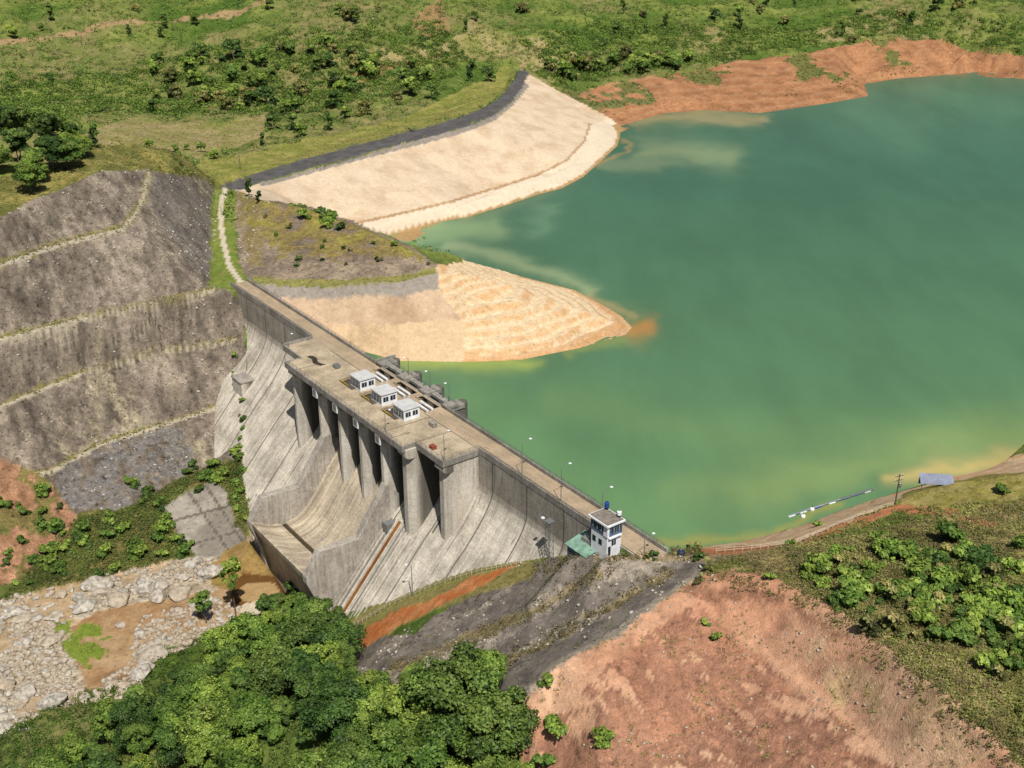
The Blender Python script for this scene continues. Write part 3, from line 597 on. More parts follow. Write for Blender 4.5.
wk=MB().box(81.2,117.2,5.0,6.6,-.7,.02).box(81.2,117.2,3.0,3.5,-.7,.03)
for a,b in PX[1:]: wk.box(a-.3,b+.3,3.5,8.2,-.7,.40)
wk.build('upstream_walkway',M['para'],dam)
# rails
rl=MB()
def rail(x0,y0,x1,y1,z=0,h=1.05,sp_=2.2):
    L_=math.hypot(x1-x0,y1-y0);n=max(1,int(L_/sp_))
    for i in range(n+1): k=i/n;x=x0+(x1-x0)*k;y=y0+(y1-y0)*k;rl.bar((x,y,z),(x,y,z+h),.05,4)
    for hh in (h,h*.55): rl.bar((x0,y0,z+hh),(x1,y1,z+hh),.045,4)
rail(-1,2.9,81,2.9,1.,.75);rail(117.4,2.9,198,2.9,1.,.75);rail(66.1,-16.8,127.4,-16.8,.2);rail(127.8,-13,139.6,-13,.2);rail(81.2,6.5,117.2,6.5);rail(139.7,-12.9,139.7,-3,.2);rail(0,-2.8,55,-2.8,.9,.5);rail(140,-2.8,184,-2.8,.8,.5)
rl.build('handrail',M['galv'],dam)
# gate hoist gear
for i,x0 in enumerate((84.4,95.6,106.6)):
    h=MB()
    for y in (-.6-.0,-2.1): h.box(x0+3.6,x0+9.4,y-.22,y+.22,.5,.95).box(x0+3.8,x0+4.1,y-.2,y+.2,-.2,.5).box(x0+8.9,x0+9.2,y-.2,y+.2,-.03,.5)
    hb=h.build('hoist_beam',M['white'],dam)
    y_=MB().box(x0+.2,x0+4.2,-6.6,-6.3,-.5,-.1).box(x0+.2,x0+4.2,-9.9,-9.65,-.6,-.2);y_.build('yellow_beam',M['yellow'],dam)
    s_=MB()
    for k in range(3): s_.bar((x0+1+k*2.4,1.5,-7),(x0+1+k*2.4,1.5,-.2),.18,6)
    s_.box(x0+.1,x0+7.7,1.2,1.8,-2.6,-1.8);s_.build('stoplog_guide',M['steel'],dam)
# ribs, channel and pipes on the downstream face
def frib(x0,x1,za,zb,h,mat,name='face_rib'):
    zs=np.linspace(za,zb,8);o1=[(prof(z)+h,z) for z in zs];o2=[(prof(z)-.6,z) for z in zs[::-1]]
    return MB().prism(tz(o1+o2),x0,x1).build(name,M[mat],dam)
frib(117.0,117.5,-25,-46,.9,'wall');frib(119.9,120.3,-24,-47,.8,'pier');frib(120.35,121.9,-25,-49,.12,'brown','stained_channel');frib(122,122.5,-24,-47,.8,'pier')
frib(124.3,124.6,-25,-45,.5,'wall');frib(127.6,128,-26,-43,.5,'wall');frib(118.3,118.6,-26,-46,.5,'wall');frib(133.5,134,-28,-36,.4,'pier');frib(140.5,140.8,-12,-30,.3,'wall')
frib(46,46.4,-24,-42,.35,'pier');frib(62,62.5,-27,-40,.5,'pier');frib(71,71.3,-27,-40,.4,'wall');frib(34,34.3,-14,-26,.3,'wall')
MB().box(117.4,119.8,-17.6,-14.6,-28,-25.6).build('valve_chamber',M['galv'],dam)
ob=MB().box(21.8,28.4,-15,-8,-33,-21.2).build('outlet_block',M['pier'],dam,.1)
MB().box(21.6,28.6,-15.2,-7.8,-21.2,-20.8).build('cap',M['para'],ob)
# ------------------------------------------------------------------ gate huts
def local(name,x,y,z,**k):
    p=W(x,-y,z);return empty(name,(p[0],p[1],z),ANG,**k)
HL=['white gate hut nearest the far end of the dam, on the spillway deck','middle one of the three white gate huts on the spillway deck','white gate hut nearest the camera on the spillway deck']
def hut(i,x,y):
    h=local('gate_hut',x,y,0,label=HL[i],cat='hut',group='white gate huts on the spillway deck')
    MB().box(0,5.1,-4.6,0,-.03,3.0).build('wall',M['white'],h,.03)
    MB().box(-.25,5.35,-4.85,.25,3.0,3.28).build('roof',simple('pale_roof',C(222,222,220),.7,.15,.8) if i==0 else bpy.data.materials['pale_roof'],h,.04)
    for k in (.55,2.65):
        w=MB().box(5.1,5.16,-k-1.5,-k,1.05,2.3).build('window',M['glass'],h)
        MB().box(5.16,5.19,-k-.78,-k-.71,1.05,2.3).build('frame',M['white'],w)
    for k in (.3,1.9,3.5):
        w=MB().box(k,k+1.35,-4.66,-4.6,.6,2.45).build('window',M['glass'],h)
        MB().box(k+.64,k+.71,-4.69,-4.66,.6,2.45).build('frame',M['white'],w)
    d=MB().box(-.05,0,-3.2,-2.2,0,2.1).build('door',M['bluegrey'],h);MB().box(-.12,-.05,-2.45,-2.35,.95,1.1).build('handle',M['dark'],d)
for i,x in enumerate((89.6,100.6,111.4)): hut(i,x,-4.75)
# ------------------------------------------------------------------ control building and store
cb=local('control_building',185.9,-2.7,-.3,label='white three storey control building with blue window band at the near end of the dam',cat='building')
MB().box(0,6.2,-5,0,-9,3.3).build('wall',M['white'],cb,.03)
MB().box(-.15,6.35,-5.15,.15,3.3,5.9).build('upper_floor',M['bluegrey'],cb,.03)
MB().box(4.9,6.42,-5.2,-4.5,3.3,5.9).build('corner_panel',M['white'],cb)
cb.scale=(.82,.76,1);rf=MB().box(-.7,6.9,-5.7,.7,5.9,6.35).build('roof',M['white'],cb,.04);MB().box(-.4,6.6,-5.4,.4,6.352,6.42).build('roof_felt',M['roofgrey'],rf)
for a,b in ((.2,1.5),(1.8,3.1),(3.4,4.7)):
    w=MB().box(a,b,-5.22,-5.16,4.0,5.3).build('window',M['glass'],cb);MB().box((a+b)/2-.04,(a+b)/2+.04,-5.26,-5.22,4,5.3).build('frame',M['white'],w)
for a,b,z0,z1 in ((-1.6,-.5,4,5.3),(-3.6,-2.2,4,5.3),(-3.4,-1.9,.9,2.2)):
    xx=6.36 if z0>3 else 6.2
    w=MB().box(xx,xx+.07,a,b,z0,z1).build('window',M['glass'],cb);MB().box(xx+.07,xx+.1,(a+b)/2-.04,(a+b)/2+.04,z0,z1).build('frame',M['white'],w)
for a in (.6,3.): MB().box(a,a+1.2,-5.07,-5.0,.6,1.9).build('window',M['glass'],cb)
d=MB().box(6.2,6.28,-4.6,-3.7,-1.2,.9).build('door',M['glass'],cb);MB().box(6.2,6.9,-4.8,-.4,3.0,3.2).build('canopy',M['white'],cb)
def tank(name,x,y,z,r,h,mat,label):
    t=local(name,x,y,z,label=label,cat='tank')
    MB().lathe([(r*.97,.5),(r,.55),(r,.5+h*.8),(r*.8,.5+h*.93),(r*.25,.5+h)],0,0,16).build('tank_body',mat,t)
    MB().lathe([(r*.72,0),(r*.72,.5)],0,0,8).build('stand',M['dark'],t)
    MB().lathe([(r*.28,.5+h),(r*.28,.6+h)],0,0,10).build('lid',M['dark'],t)
tank('water_tank',186.2,-2.7,6.12,.5,1.3,M['blue'],'blue plastic water tank on the roof of the control building')
tank('water_tank',190.,-2.6,6.12,.5,.9,M['white'],'small white water tank on the roof of the control building')
st=local('storage_shed',181.0,-3.8,.9,label='low shed with a pale green sheet roof beside the control building',cat='shed')
MB().box(0,6.2,-5,-.3,-12,-3.6).build('wall',M['bluegrey'],st,.03);MB().prism([(-5.4,-3.7),(.1,-2.4),(.1,-2.25),(-5.4,-3.55)],-.4,6.6).build('roof',M['green'],st)
MB().box(6.2,6.3,-4.9,-.3,-9,-3.75).build('end_wall',M['white'],st);MB().box(1.0,2.4,-5.08,-5.0,-6.4,-5).build('window',M['glass'],st);MB().box(3.6,4.9,-5.08,-5.0,-7,-4.7).build('door',M['white'],st)
tr_=local('terrace',182.2,-3.0,-.2,label='small pale concrete terrace between the shed and the control building',cat='terrace')
MB().box(.4,3.05,-3.2,0,-9,-.8).build('slab',M['para'],tr_);m=MB();[m.bar((.5+i*.6,-3.1,-.8),(.5+i*.6,-3.1,.2),.035,4) for i in range(5)];m.bar((.5,-3.1,.2),(2.9,-3.1,.2),.035,4);m.build('railing',M['galv'],tr_)
# ------------------------------------------------------------------ lamps
def lamp(x,y,z0,h,label,ax=0,ay=2.0,base=True):
    l=local('street_lamp',x,y,z0,label=label,cat='street lamp',group='lamp posts along the dam crest')
    MB().bar((0,0,0),(0,0,h),.11,8,.06).build('pole',M['galv'],l)
    MB().bar((0,0,h-.1),(ax,ay,h+.5),.05,6).build('arm',M['galv'],l)
    k=1/max(.1,math.hypot(ax,ay));hx,hy=ax+ax*k*.35,ay+ay*k*.35
    MB().box(hx-.3,hx+.3,hy-.3,hy+.3,h+.45,h+.62).build('lamp_head',M['white'],l,.08)
    MB().box(-.2,.2,-.2,.2,0,.25).build('base',M['para'],l)
lamp(156.2,-2.3,0,8.6,'lamp post on the near crest road, third from the control building')
lamp(170.5,-2.3,0,8.6,'lamp post on the near crest road, second from the control building')
lamp(184.2,-2.2,0,9.0,'lamp post rising right behind the blue water tank of the control building')
lamp(197.3,-2.0,0,4.2,'short lamp post past the control building at the very end of the crest')
lamp(139.2,-12.3,0,6.8,'lamp post at the near outer corner of the spillway deck',-.2,1.2)
lamp(118.5,-15.9,0,5,'lamp post on the downstream edge of the spillway deck below the nearest hut',-.2,1.2)
lamp(113.8,6.0,0,5.2,'lamp post on the upstream walkway behind the nearest gate hut',0,-.8)
lamp(104.6,6.0,0,5.2,'lamp post on the upstream walkway behind the middle gate hut',0,-.8)
lamp(93.9,6.0,0,5.2,'lamp post on the upstream walkway behind the farthest gate hut',0,-.8)
lamp(56.6,-11,0,3.4,'short lamp post at the far outer corner of the spillway deck',.2,.8)

tp=local('tarpaulin',70.0,-9.5,0,label='crumpled dark tarpaulin strip lying on the far end of the spillway deck',cat='tarpaulin')
m=MB();r_=random.Random(4);n=14;vs=[];
for i in range(n+1):
    for j in range(4): vs.append((i*.55-4+r_.uniform(-.1,.1),(j-1.5)*.5+math.sin(i*.5)*.5,.03+.3*r_.random()*(1 if 0<j<3 else .1)))
m.add(vs,[(i*4+j,i*4+j+1,i*4+j+5,i*4+j+4) for i in range(n) for j in range(3)]);m.build('sheet',simple('dark_tarpaulin',C(64,56,48),.8,.4,1.5),tp)
def crate(x,y,w,d,h,mat,label,cat):
    t=local('equipment_box',x,y,0,label=label,cat=cat);MB().box(0,w,-d,0,.12,h).build('box_body',mat,t,.04);MB().box(-.05,w+.05,-d-.05,.05,h,h+.08).build('lid',mat,t,.02);MB().box(.1,w-.1,-d+.1,-.1,0,.12).build('skid',M['timber'],t)
crate(131.8,-10.6,1.6,1.2,.8,simple('rust_red_paint',C(170,84,60),.7,.4,1.5),'rust red equipment box near the outer corner of the spillway deck','box')
crate(121.5,-4.2,2.2,1.2,1.0,M['para'],'grey equipment box on the deck just past the nearest gate hut','box')
crate(76.5,-6.2,1.8,1.5,.9,M['galv'],'pale metal box on the deck before the farthest gate hut','box')

for x,c in ((118.9,'galv'),(123.2,'galv')):
    m=MB();zs=np.linspace(-25,-45,6)
    for a,b in zip(zs,zs[1:]): m.bar((x,-prof(a)-.35,a),(x,-prof(b)-.35,b),.16,6)
    m.build('drain_pipe',M[c],dam)
frib(125.4,125.7,-24,-44,.7,'pier');frib(126.4,126.7,-24,-44,.7,'pier');frib(125.72,126.38,-26,-44,.1,'wall','stair_flight')
# ------------------------------------------------------------------ lattice mast against the wall
def lattice(loc,rz,h,w,label):
    t=empty('lattice_mast',loc,rz,label=label,cat='mast');n=int(h/1.6)
    for sx in (-1,1):
        for sy in (-1,1): MB().bar((sx*w,sy*w,0),(sx*w*.7,sy*w*.7,h),.07,4).build('leg',M['galv'],t)
    m=MB()
    for i in range(n):
        z0=i*h/n;z1=(i+1)*h/n;a=w*(1-.3*i/n);b=w*(1-.3*(i+1)/n)
        for p,q in (((-a,-a,z0),(b,-b,z1)),((a,-a,z0),(b,b,z1)),((a,a,z0),(-b,b,z1)),((-a,a,z0),(-b,-b,z1))): m.bar(p,q,.04,4)
        for p,q in (((-b,-b,z1),(b,-b,z1)),((b,-b,z1),(b,b,z1)),((b,b,z1),(-b,b,z1)),((-b,b,z1),(-b,-b,z1))): m.bar(p,q,.04,4)
    m.build('brace',M['galv'],t);MB().box(-w*1.2,w*1.2,-w*1.2,w*1.2,h,h+.12).build('platform',M['galv'],t)
    MB().bar((0,0,h-.8),(-2.1,0,h-.3),.06,5).build('arm',M['galv'],t);MB().box(-2.7,-2.0,-.35,.35,h-.45,h-.15).build('floodlight',M['white'],t,.05)
p=W(171.5,6.2,0);lattice((p[0],p[1],-13),ANG,10.2,.75,'open steel lattice mast with a floodlight standing against the dark dam wall')
q=FACE(412,592);l=empty('street_lamp',(q[0]+.3,q[1]-2,g1(q[0]+.3,q[1]-2)-.3),0,label='pale lamp post standing alone by the fence at the foot of the dam',cat='street lamp')
MB().bar((0,0,0),(0,0,9),.14,8,.08).build('pole',M['galv'],l);MB().bar((0,0,8.9),(-1.,0,9.3),.05,5).build('arm',M['galv'],l);MB().box(-1.5,-.9,-.2,.2,9.2,9.4).build('lamp_head',M['white'],l,.04)
# ------------------------------------------------------------------ fences
def fence(name,pts,gap,h,mat,label,rails=(1.,.55),r=.07,cat='fence'):
    P3=[Vector((x,y,g1(x,y))) for x,y in pts];segs=[]
    o=empty(name,P3[0],0,label=label,cat=cat);b=P3[0];ps=[];rm=MB();n=0;prev=None
    for a,c in zip(P3,P3[1:]):
        L_=(c-a).length;k=max(1,round(L_/gap))
        for i in range(k+(c is P3[-1])):
            x,y=a.x+(c.x-a.x)*i/k,a.y+(c.y-a.y)*i/k;v=Vector((x,y,g1(x,y)))-b
            m=MB().box(v.x-r,v.x+r,v.y-r,v.y+r,v.z-.5,v.z+h)
            if n<100: m.build('post',mat,o,.02)
            n+=1
            if prev: [rm.bar(prev+Vector((0,0,h*q)),v+Vector((0,0,h*q)),r*.7,4) for q in rails]
            prev=v
    rm.build('rail',mat,o)
FP=[FZ(u,v,.8)[:2] for u,v in [(346,632),(375,615),(395,603),(420,593),(445,583),(477,573),(516,566)]]
fence('post_fence',FP,1.5,1.25,M['fence'],'cream post and rail fence curving along the foot of the dam above the orange track')
fence('post_fence',[P(*q)[:2] for q in [(716,553,-.5),(760,550,-.5),(800,541,0),(838,524,0),(870,513,0),(893,506,.5)]],1.7,1.1,M['fence'],'low white post fence following the lake shore road on the right bank',r=.08)
# ------------------------------------------------------------------ poles
def upole(u,v,zg,h,label,ang=0,n=2,trafo=False,name='utility_pole'):
    x,y,_=P(u,v,zg);z=g1(x,y);t=empty(name,(x,y,z-.3),ang,label=label,cat='utility pole')
    MB().bar((0,0,0),(0,0,h),.17,8,.1).build('pole',M['timber'],t)
    for k in range(n):
        a=MB().box(-1.1,1.1,-.07,.07,h-.5-k*1.1,h-.35-k*1.1).build('crossarm',M['timber'],t)
        m=MB();[m.bar((q,0,h-.35-k*1.1),(q,0,h-.1-k*1.1),.07,6) for q in (-.95,0.4,.95)];m.build('insulator',M['white'],a)
    if trafo: MB().lathe([(.3,h-3.4),(.34,h-3.3),(.34,h-2.3),(.25,h-2.2)],.45,0,10).build('transformer',M['galv'],t)
upole(896,499,1,8.0,'dark timber utility pole with crossarms standing by the lake on the right bank',.4,2,True)
upole(32,765,-45,11,'grey utility pole with a crossarm in the bottom left corner below the rubble',.2,1)
upole(93,252-110,-8,8,'thin utility pole on the grassy valley floor behind the terraced cut',.3,1)
upole(241,176,-3,7,'thin utility pole in the yellow grass beside the embankment road',.2,1)
# ------------------------------------------------------------------ floating pipe
a=Vector(P(789,517,-20));b=Vector(P(873,490,-20));o=empty('floating_pipe',a,math.atan2((b-a).y,(b-a).x),label='blue and white floating pipeline lying on the green water by the right bank',cat='pipeline')
Lp=(b-a).length;MB().bar((0,0,.35),(Lp*.6,0,.4),.2,8).build('pipe',M['bluesheet'],o);MB().box(Lp*.58,Lp,-.3,.3,.3,.5).build('walkway',M['galv'],o,.05)
for k,(q,c) in enumerate(((.03,'white'),(.16,'white'),(.34,'blue'),(.5,'white'),(.66,'blue'),(.8,'blue'),(.93,'white'))): MB().bar((Lp*q-1,0,.12),(Lp*q+1,0,.12),.27,10).build('float',M[c],o)
pb=Vector(P(836,505,-20))
for u,v,c,lb in ((803,517,'white','small white float bobbing beside the end of the floating pipe'),(812,510,'white','larger white float moored near the middle of the floating pipe')):
    x,y,_=P(u,v,-20);q=empty('float',(x,y,-20),.3,label=lb,cat='float');MB().lathe([(.2,-.2),(.55,.0),(.6,.3),(.45,.6),(.1,.7)],0,0,12).build('hull',M[c],q);MB().bar((0,0,.75),(0,0,1.4),.06,5).build('post',M['dark'],q)
# corrugated shed by the lake
x,y,_=P(936,482,1);z=g1(x,y)-.2;s_=empty('lakeside_shed',(x,y,z),-.12,label='small open shed with blue grey corrugated roof at the water edge',cat='shed')
m=MB();n=22
for i in range(n):
    x0=-4.6+9.2*i/n;x1=-4.6+9.2*(i+1)/n;zz=.09*(i%2);m.add([(x0,-2.4,2.2+zz),(x1,-2.4,2.2+.09-zz),(x1,2.,3.3+.09-zz),(x0,2.,3.3+zz)],[(0,1,2,3)])
m.build('roof',M['bluesheet'],s_)
for sx in (-4.2,0,4.2):
    for sy,h in ((-2.1,2.2),(1.8,3.2)): MB().bar((sx,sy,0),(sx,sy,h),.1,6).build('post',M['timber'],s_)
MB().box(-4.2,4.2,1.75,1.85,.1,1.7).build('back_wall',M['bluegrey'],s_);s_.scale=(.8,.8,.8)
# dark tank at the crest end
x,y,_=P(681,552,.5);z=g1(x,y)-.1;t=empty('storage_drum',(x,y,z),0,label='round dark blue storage drum at the end of the dam crest beside the shore',cat='drum')
MB().lathe([(.7,0),(.8,.1),(.8,1.1),(.6,1.4),(.25,1.5)],0,0,16).build('drum_body',simple('dark_blue_drum',C(48,58,84),.4,.3,1),t);MB().lathe([(.25,1.5),(.25,1.6)],0,0,10).build('lid',M['galv'],t)
x,y,_=P(220/2,22,8);z=g1(x,y);hh=empty('farm_hut',(x,y,z),.3,label='tiny white hut far away on the scrub hill at the top left',cat='hut')
MB().box(-3,3,-2,2,0,2.6).build('wall',M['white'],hh);MB().prism([(-2.4,2.6),(2.4,2.6),(0,3.8)],-3.3,3.3).build('roof',M['galv'],hh)
# ------------------------------------------------------------------ rocks
def rockmesh(seed,flat=.65,sub=2):
    bm=bmesh.new();bmesh.ops.create_icosphere(bm,subdivisions=sub,radius=1);r=random.Random(seed)
    pl_=[(Vector((r.gauss(0,1),r.gauss(0,1),r.gauss(0,1))).normalized(),r.uniform(.55,.9)) for _ in range(9)]
    for v in bm.verts:
        for nn,d in pl_:
            k=v.co.dot(nn)
            if k>d: v.co-=nn*(k-d)*.9
        v.co*=1+r.uniform(-.05,.05);v.co.z*=flat
    me=bpy.data.meshes.new('river_rock');bm.to_mesh(me);bm.free();me.materials.append(M['rock'])
    if sub>2: me.polygons.foreach_set('use_smooth',[True]*len(me.polygons))
    return me
RM=[rockmesh(i,.55+.05*(i%4)) for i in range(8)];RB=[rockmesh(100+i,.6,3) for i in range(4)]
BIG=[(98,586,5.6,3.6,'pale rounded boulder at the top of the rubble, highest of the big ones'),(83,606,4.6,4,'tan boulder left of the big pair, darker on its lower side'),(118,600,5,3.8,'large tan boulder just left of the brown pool of sand'),(181,596,5.2,3.6,'broad grey outcrop boulder below the concrete slab'),(158,598,4.2,2.8,'low tan outcrop touching the broad grey boulder'),(23,617,2.6,2.4,'round pale boulder near the left edge of the rubble'),(37,616,2.3,2.,'smaller pale boulder beside the round one near the left edge'),(57,614,3.,2.6,'steep grey boulder between the left pair and the big tan boulder'),(154,656,5.6,4.2,'flat grey outcrop slab at the lower end of the sand flat'),(146,668,3.6,2.8,'dark cracked boulder just below the flat outcrop slab'),(120,624,1.9,1.6,'small white angular block in the middle of the sand flat'),(140,634,2.6,2.,'fractured grey block on the right side of the sand flat')]
for i,(u,v,a,b,lb) in enumerate(BIG):
    x,y,_=P(u,v,-50.5);o=link('boulder',RB[i%4],None);o.location=(x,y,g1(x,y)+a*.12);o.scale=(a*.8,b*.85,a*.62);o.rotation_euler=(0,0,i*1.3);tag(o,lb,'boulder')
def pick(mask,n):
    idx=np.nonzero(mask)[0]
    if not len(idx): return np.zeros(0),np.zeros(0)
    dyy=np.gradient(ys);w=(np.repeat(dyy[:,None],NC,1)*(0.43*ys+75)[:,None]).ravel()[idx];k=rng.choice(idx,n,p=w/w.sum())
    sx=(0.43*gy[k]+75)*2/(NC-1);return gx[k]+rng.uniform(-.5,.5,n)*sx,gy[k]+rng.uniform(-.5,.5,n)*np.maximum(.75,.0028*(gy[k]-60))
RBM=inpoly(GU,GV,[(-20,610),(0,598),(60,588),(110,574),(190,558),(212,560),(215,575),(150,590),(120,600),(75,615),(60,640),(70,680),(100,700),(60,705),(0,735),(-20,745)])&(gy<330)
RBM2=(inpoly(GU,GV,[(140,618),(215,598),(240,605),(238,622),(200,640),(150,660),(140,690),(100,695),(130,660)])|inpoly(GU,GV,[(95,690),(130,660),(160,650),(150,665),(120,700),(90,705)]))&(gy<330)
xs,ys_=pick(RBM|RBM2,300)
for i,(x,y) in enumerate(zip(xs,ys_)):
    o=link('river_rock',RM[i%8],None);s=random.uniform(.55,1.0)*(random.uniform(2.,3.6) if i%8==0 else 1);o.location=(x,y,g1(x,y)+s*.28);o.scale=(s*random.uniform(.8,1.5),s*random.uniform(.7,1.2),s);o.rotation_euler=(random.uniform(-.3,.3),random.uniform(-.3,.3),random.uniform(0,6.3))
    tag(o,'pale grey angular rock lying in the rubble of the dry river bed','rock','rocks strewn over the dry river bed')
def scatter_mesh(name,x,y,r,mats,nb,label,cat,zoff=.1):   # small stones as one mesh
    base=[];bf=[]
    for k in range(nb):
        me=rockmesh(300+k,.6,1);base.append(np.array([v.co for v in me.vertices]));bf.append(np.array([list(p.vertices) for p in me.polygons]));bpy.data.meshes.remove(me)
    V=[];F=[];o=0;z=ground(x,y)
    for i in range(len(x)):
        b=base[i%nb];a=rng.uniform(0,6.3);c,s=math.cos(a),math.sin(a);q=b*r[i]*np.array([rng.uniform(.8,1.4),rng.uniform(.7,1.1),1]);q=np.stack([q[:,0]*c-q[:,1]*s+x[i],q[:,0]*s+q[:,1]*c+y[i],q[:,2]+z[i]+r[i]*zoff],1);V.append(q);F.append(bf[i%nb]+o);o+=len(b)
    me=npmesh(name,np.concatenate(V),np.concatenate(F));ob=link(name,me,mats);return tag(ob,label,cat,kind='stuff')
xa,ya=pick(RBM&(n20*.6+n8*.4<.55),2700);xb,yb=pick(RBM2,1100);xa=np.concatenate([xa,xb]);ya=np.concatenate([ya,yb])
scatter_mesh('river_cobbles',xa,ya,(.16+1.1*rng.random(len(xa))**3.2),M['rock'],6,'loose grey cobbles filling the dry river bed','cobbles')

SLM=inpoly(GU,GV,[(352,650),(440,612),(519,563),(640,550),(700,552),(716,562),(662,600),(612,640),(530,692),(430,722),(370,700)])&(gy<260)
xs,ys_=pick(SLM&(n8>.5),900)
scatter_mesh('slope_rubble',xs,ys_,(.1+.5*rng.random(len(xs))**3),M['rock'],6,'pale loose rubble lying on the grey slabs of the right abutment','rubble',.05)
CM=(zone==1)&(gy<480)&(n3>.5)&(gx<-90)
xs,ys_=pick(CM,1700)
scatter_mesh('terrace_rubble',xs,ys_,(.12+.5*rng.random(len(xs))**3),M['rock'],6,'loose stones caught on the grey terrace faces','rubble',.0)
xs,ys_=pick((zone==ZN.index('soil_slope'))&(gy<260)&((n8>.5)|inpoly(GU,GV,[(700,625),(725,625),(725,665),(705,660)])),650)
scatter_mesh('slope_rubble',xs,ys_,(.08+.35*rng.random(len(xs))**3),M['rock'],6,'small stones scattered over the orange earth slope','rubble',.1)
# ------------------------------------------------------------------ foliage
def leaves(cen,nrm,size,cols,seed=0):
    r=np.random.default_rng(seed);n=len(cen);rv=r.normal(size=(n,3));nn=nrm+rv*.55;nn/=np.linalg.norm(nn,axis=1,keepdims=True)
    a=np.cross(nn,r.normal(size=(n,3)));a/=np.linalg.norm(a,axis=1,keepdims=True)+1e-9;b=np.cross(nn,a)
    a=a*(size*.62)[:,None];b=b*(size*.42)[:,None]
    V=np.stack([cen-a,cen-b*.9+a*.1,cen+a,cen+b*.9-a*.1],1).reshape(-1,3);F=np.arange(4*n).reshape(n,4)
    return V,F,np.repeat(cols,4,0)
G1=np.array(C(28,58,12));G2=np.array(C(108,148,32));G3=np.array(C(168,192,62))
def crown(seed,rad,ht,nl,nq,ls,pal=(G1,G2,G3),spread=1.,base=.35):
    r=np.random.default_rng(seed);cs=[];rs=[]
    for i in range(nl):
        a=r.uniform(0,6.28);q=math.sqrt(r.uniform(0,1))*rad*.68*spread;zc=ht*(base+(1-base)*r.uniform(.05,.92)*(1-.45*(q/rad)**2));cs.append((q*math.cos(a),q*math.sin(a),zc));rs.append(rad*r.uniform(.18,.38))
    cs=np.array(cs);rs=np.array(rs);k=r.choice(nl,nq,p=rs**2/np.sum(rs**2));d=r.normal(size=(nq,3));d[:,2]=d[:,2]*.8+.25;d/=np.linalg.norm(d,axis=1,keepdims=True)
    # twig clusters: pull leaves toward a few directions per lobe
    dirs=r.normal(size=(nl,14,3));dirs[:,:,2]=abs(dirs[:,:,2])*.9-.15;dirs/=np.linalg.norm(dirs,axis=2,keepdims=True);dd=dirs[k,r.integers(0,14,nq)]
    d=d*.45+dd*.75;d/=np.linalg.norm(d,axis=1,keepdims=True)
    rr=rs[k]*r.uniform(.5,1.2,nq);cen=cs[k]+d*rr[:,None]*np.array([1,1,.75])
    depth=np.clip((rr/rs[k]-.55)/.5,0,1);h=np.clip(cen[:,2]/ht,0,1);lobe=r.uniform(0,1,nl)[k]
    t=np.clip(.08+.6*depth*h+.45*(lobe-.4)+r.normal(0,.16,nq),0,1)[:,None]  # crown self-shading painted into leaf colour: darker inside and low, lighter outside and high
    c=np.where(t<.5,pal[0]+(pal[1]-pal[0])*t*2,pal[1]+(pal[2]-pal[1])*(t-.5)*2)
    return leaves(cen,d+np.array([0,0,.5]),ls*r.uniform(.7,1.3,nq),c,seed+1),cs
def trunkmesh(seed,h,r0,cs):
    m=MB();r=random.Random(seed);p=Vector((0,0,-1.2));n=5;tp=[]
    for i in range(n):
        q=Vector((r.uniform(-.06,.06)*h*(i+1)/n,r.uniform(-.06,.06)*h*(i+1)/n,h*.75*(i+1)/n));m.bar(p,q,r0*(1-.16*i),7,r0*(1-.16*(i+1)));p=q;tp.append(q)
    for c in cs[:9]: s=tp[r.choice([1,2,3])];m.bar(s,Vector(c)*.92,r0*.38,5,r0*.1)
    return m
def make_tree(name,seed,rad,ht,nl,nq,ls,pal=(G1,G2,G3),spread=1.,base=.35,tr=.22):
    (V,F,c),cs=crown(seed,rad,ht,nl,nq,ls,pal,spread,base);root=empty(name,(0,0,-900))
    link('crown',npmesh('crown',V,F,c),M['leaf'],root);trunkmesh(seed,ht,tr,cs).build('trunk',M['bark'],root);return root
DG=(np.array(C(24,48,14)),np.array(C(80,118,34)),np.array(C(132,162,58)))
LG=(np.array(C(52,86,20)),np.array(C(118,156,40)),np.array(C(174,196,76)))
OG=(np.array(C(84,92,38)),np.array(C(146,148,66)),np.array(C(190,182,104)))
BG_=(np.array(C(20,70,18)),np.array(C(50,130,34)),np.array(C(90,170,60)))
T=[make_tree('broadleaf_tree',11,5.4,11,26,12500,.42),make_tree('broadleaf_tree',12,6.0,10.,30,13500,.43,LG),make_tree('broadleaf_tree',13,4.6,12.6,24,11500,.42,DG),make_tree('broadleaf_tree',14,5.,9.6,24,11500,.42,(G1,G2,G3)),make_tree('broadleaf_tree',15,6.6,12.2,34,15500,.45,DG)]
SL=[make_tree('slender_tree',21,3.4,17.5,18,4600,.42,(G1,G2,G3),1.,.5,.2),make_tree('slender_tree',22,3.0,10.5,13,3400,.4,(G1,G2,G3),1.,.42,.18)]
S=[make_tree('shrub',31,1.5,1.9,8,900,.3,LG,1.,.1,.07),make_tree('shrub',32,1.3,2.3,7,800,.3,OG,1.,.1,.06),make_tree('shrub',33,1.8,2.0,9,1100,.3,(G1,G2,G3),1.,.1,.07),make_tree('shrub',34,1.2,1.5,7,700,.28,DG,1.,.1,.06)]
FT=[make_tree('far_tree',41,3.6,7.5,11,1500,.85,DG,1.,.2),make_tree('far_tree',42,3.2,6.2,9,1300,.85,(G1,G2,G3),1.,.15),make_tree('far_tree',43,2.6,8.6,9,1200,.8,DG,.8,.2),make_tree('far_tree',44,4.2,5.6,11,1500,.85,OG,1.,.12),make_tree('far_tree',45,3.8,6.4,11,1500,.85,LG,1.,.12)]
protos=T+SL+S+FT
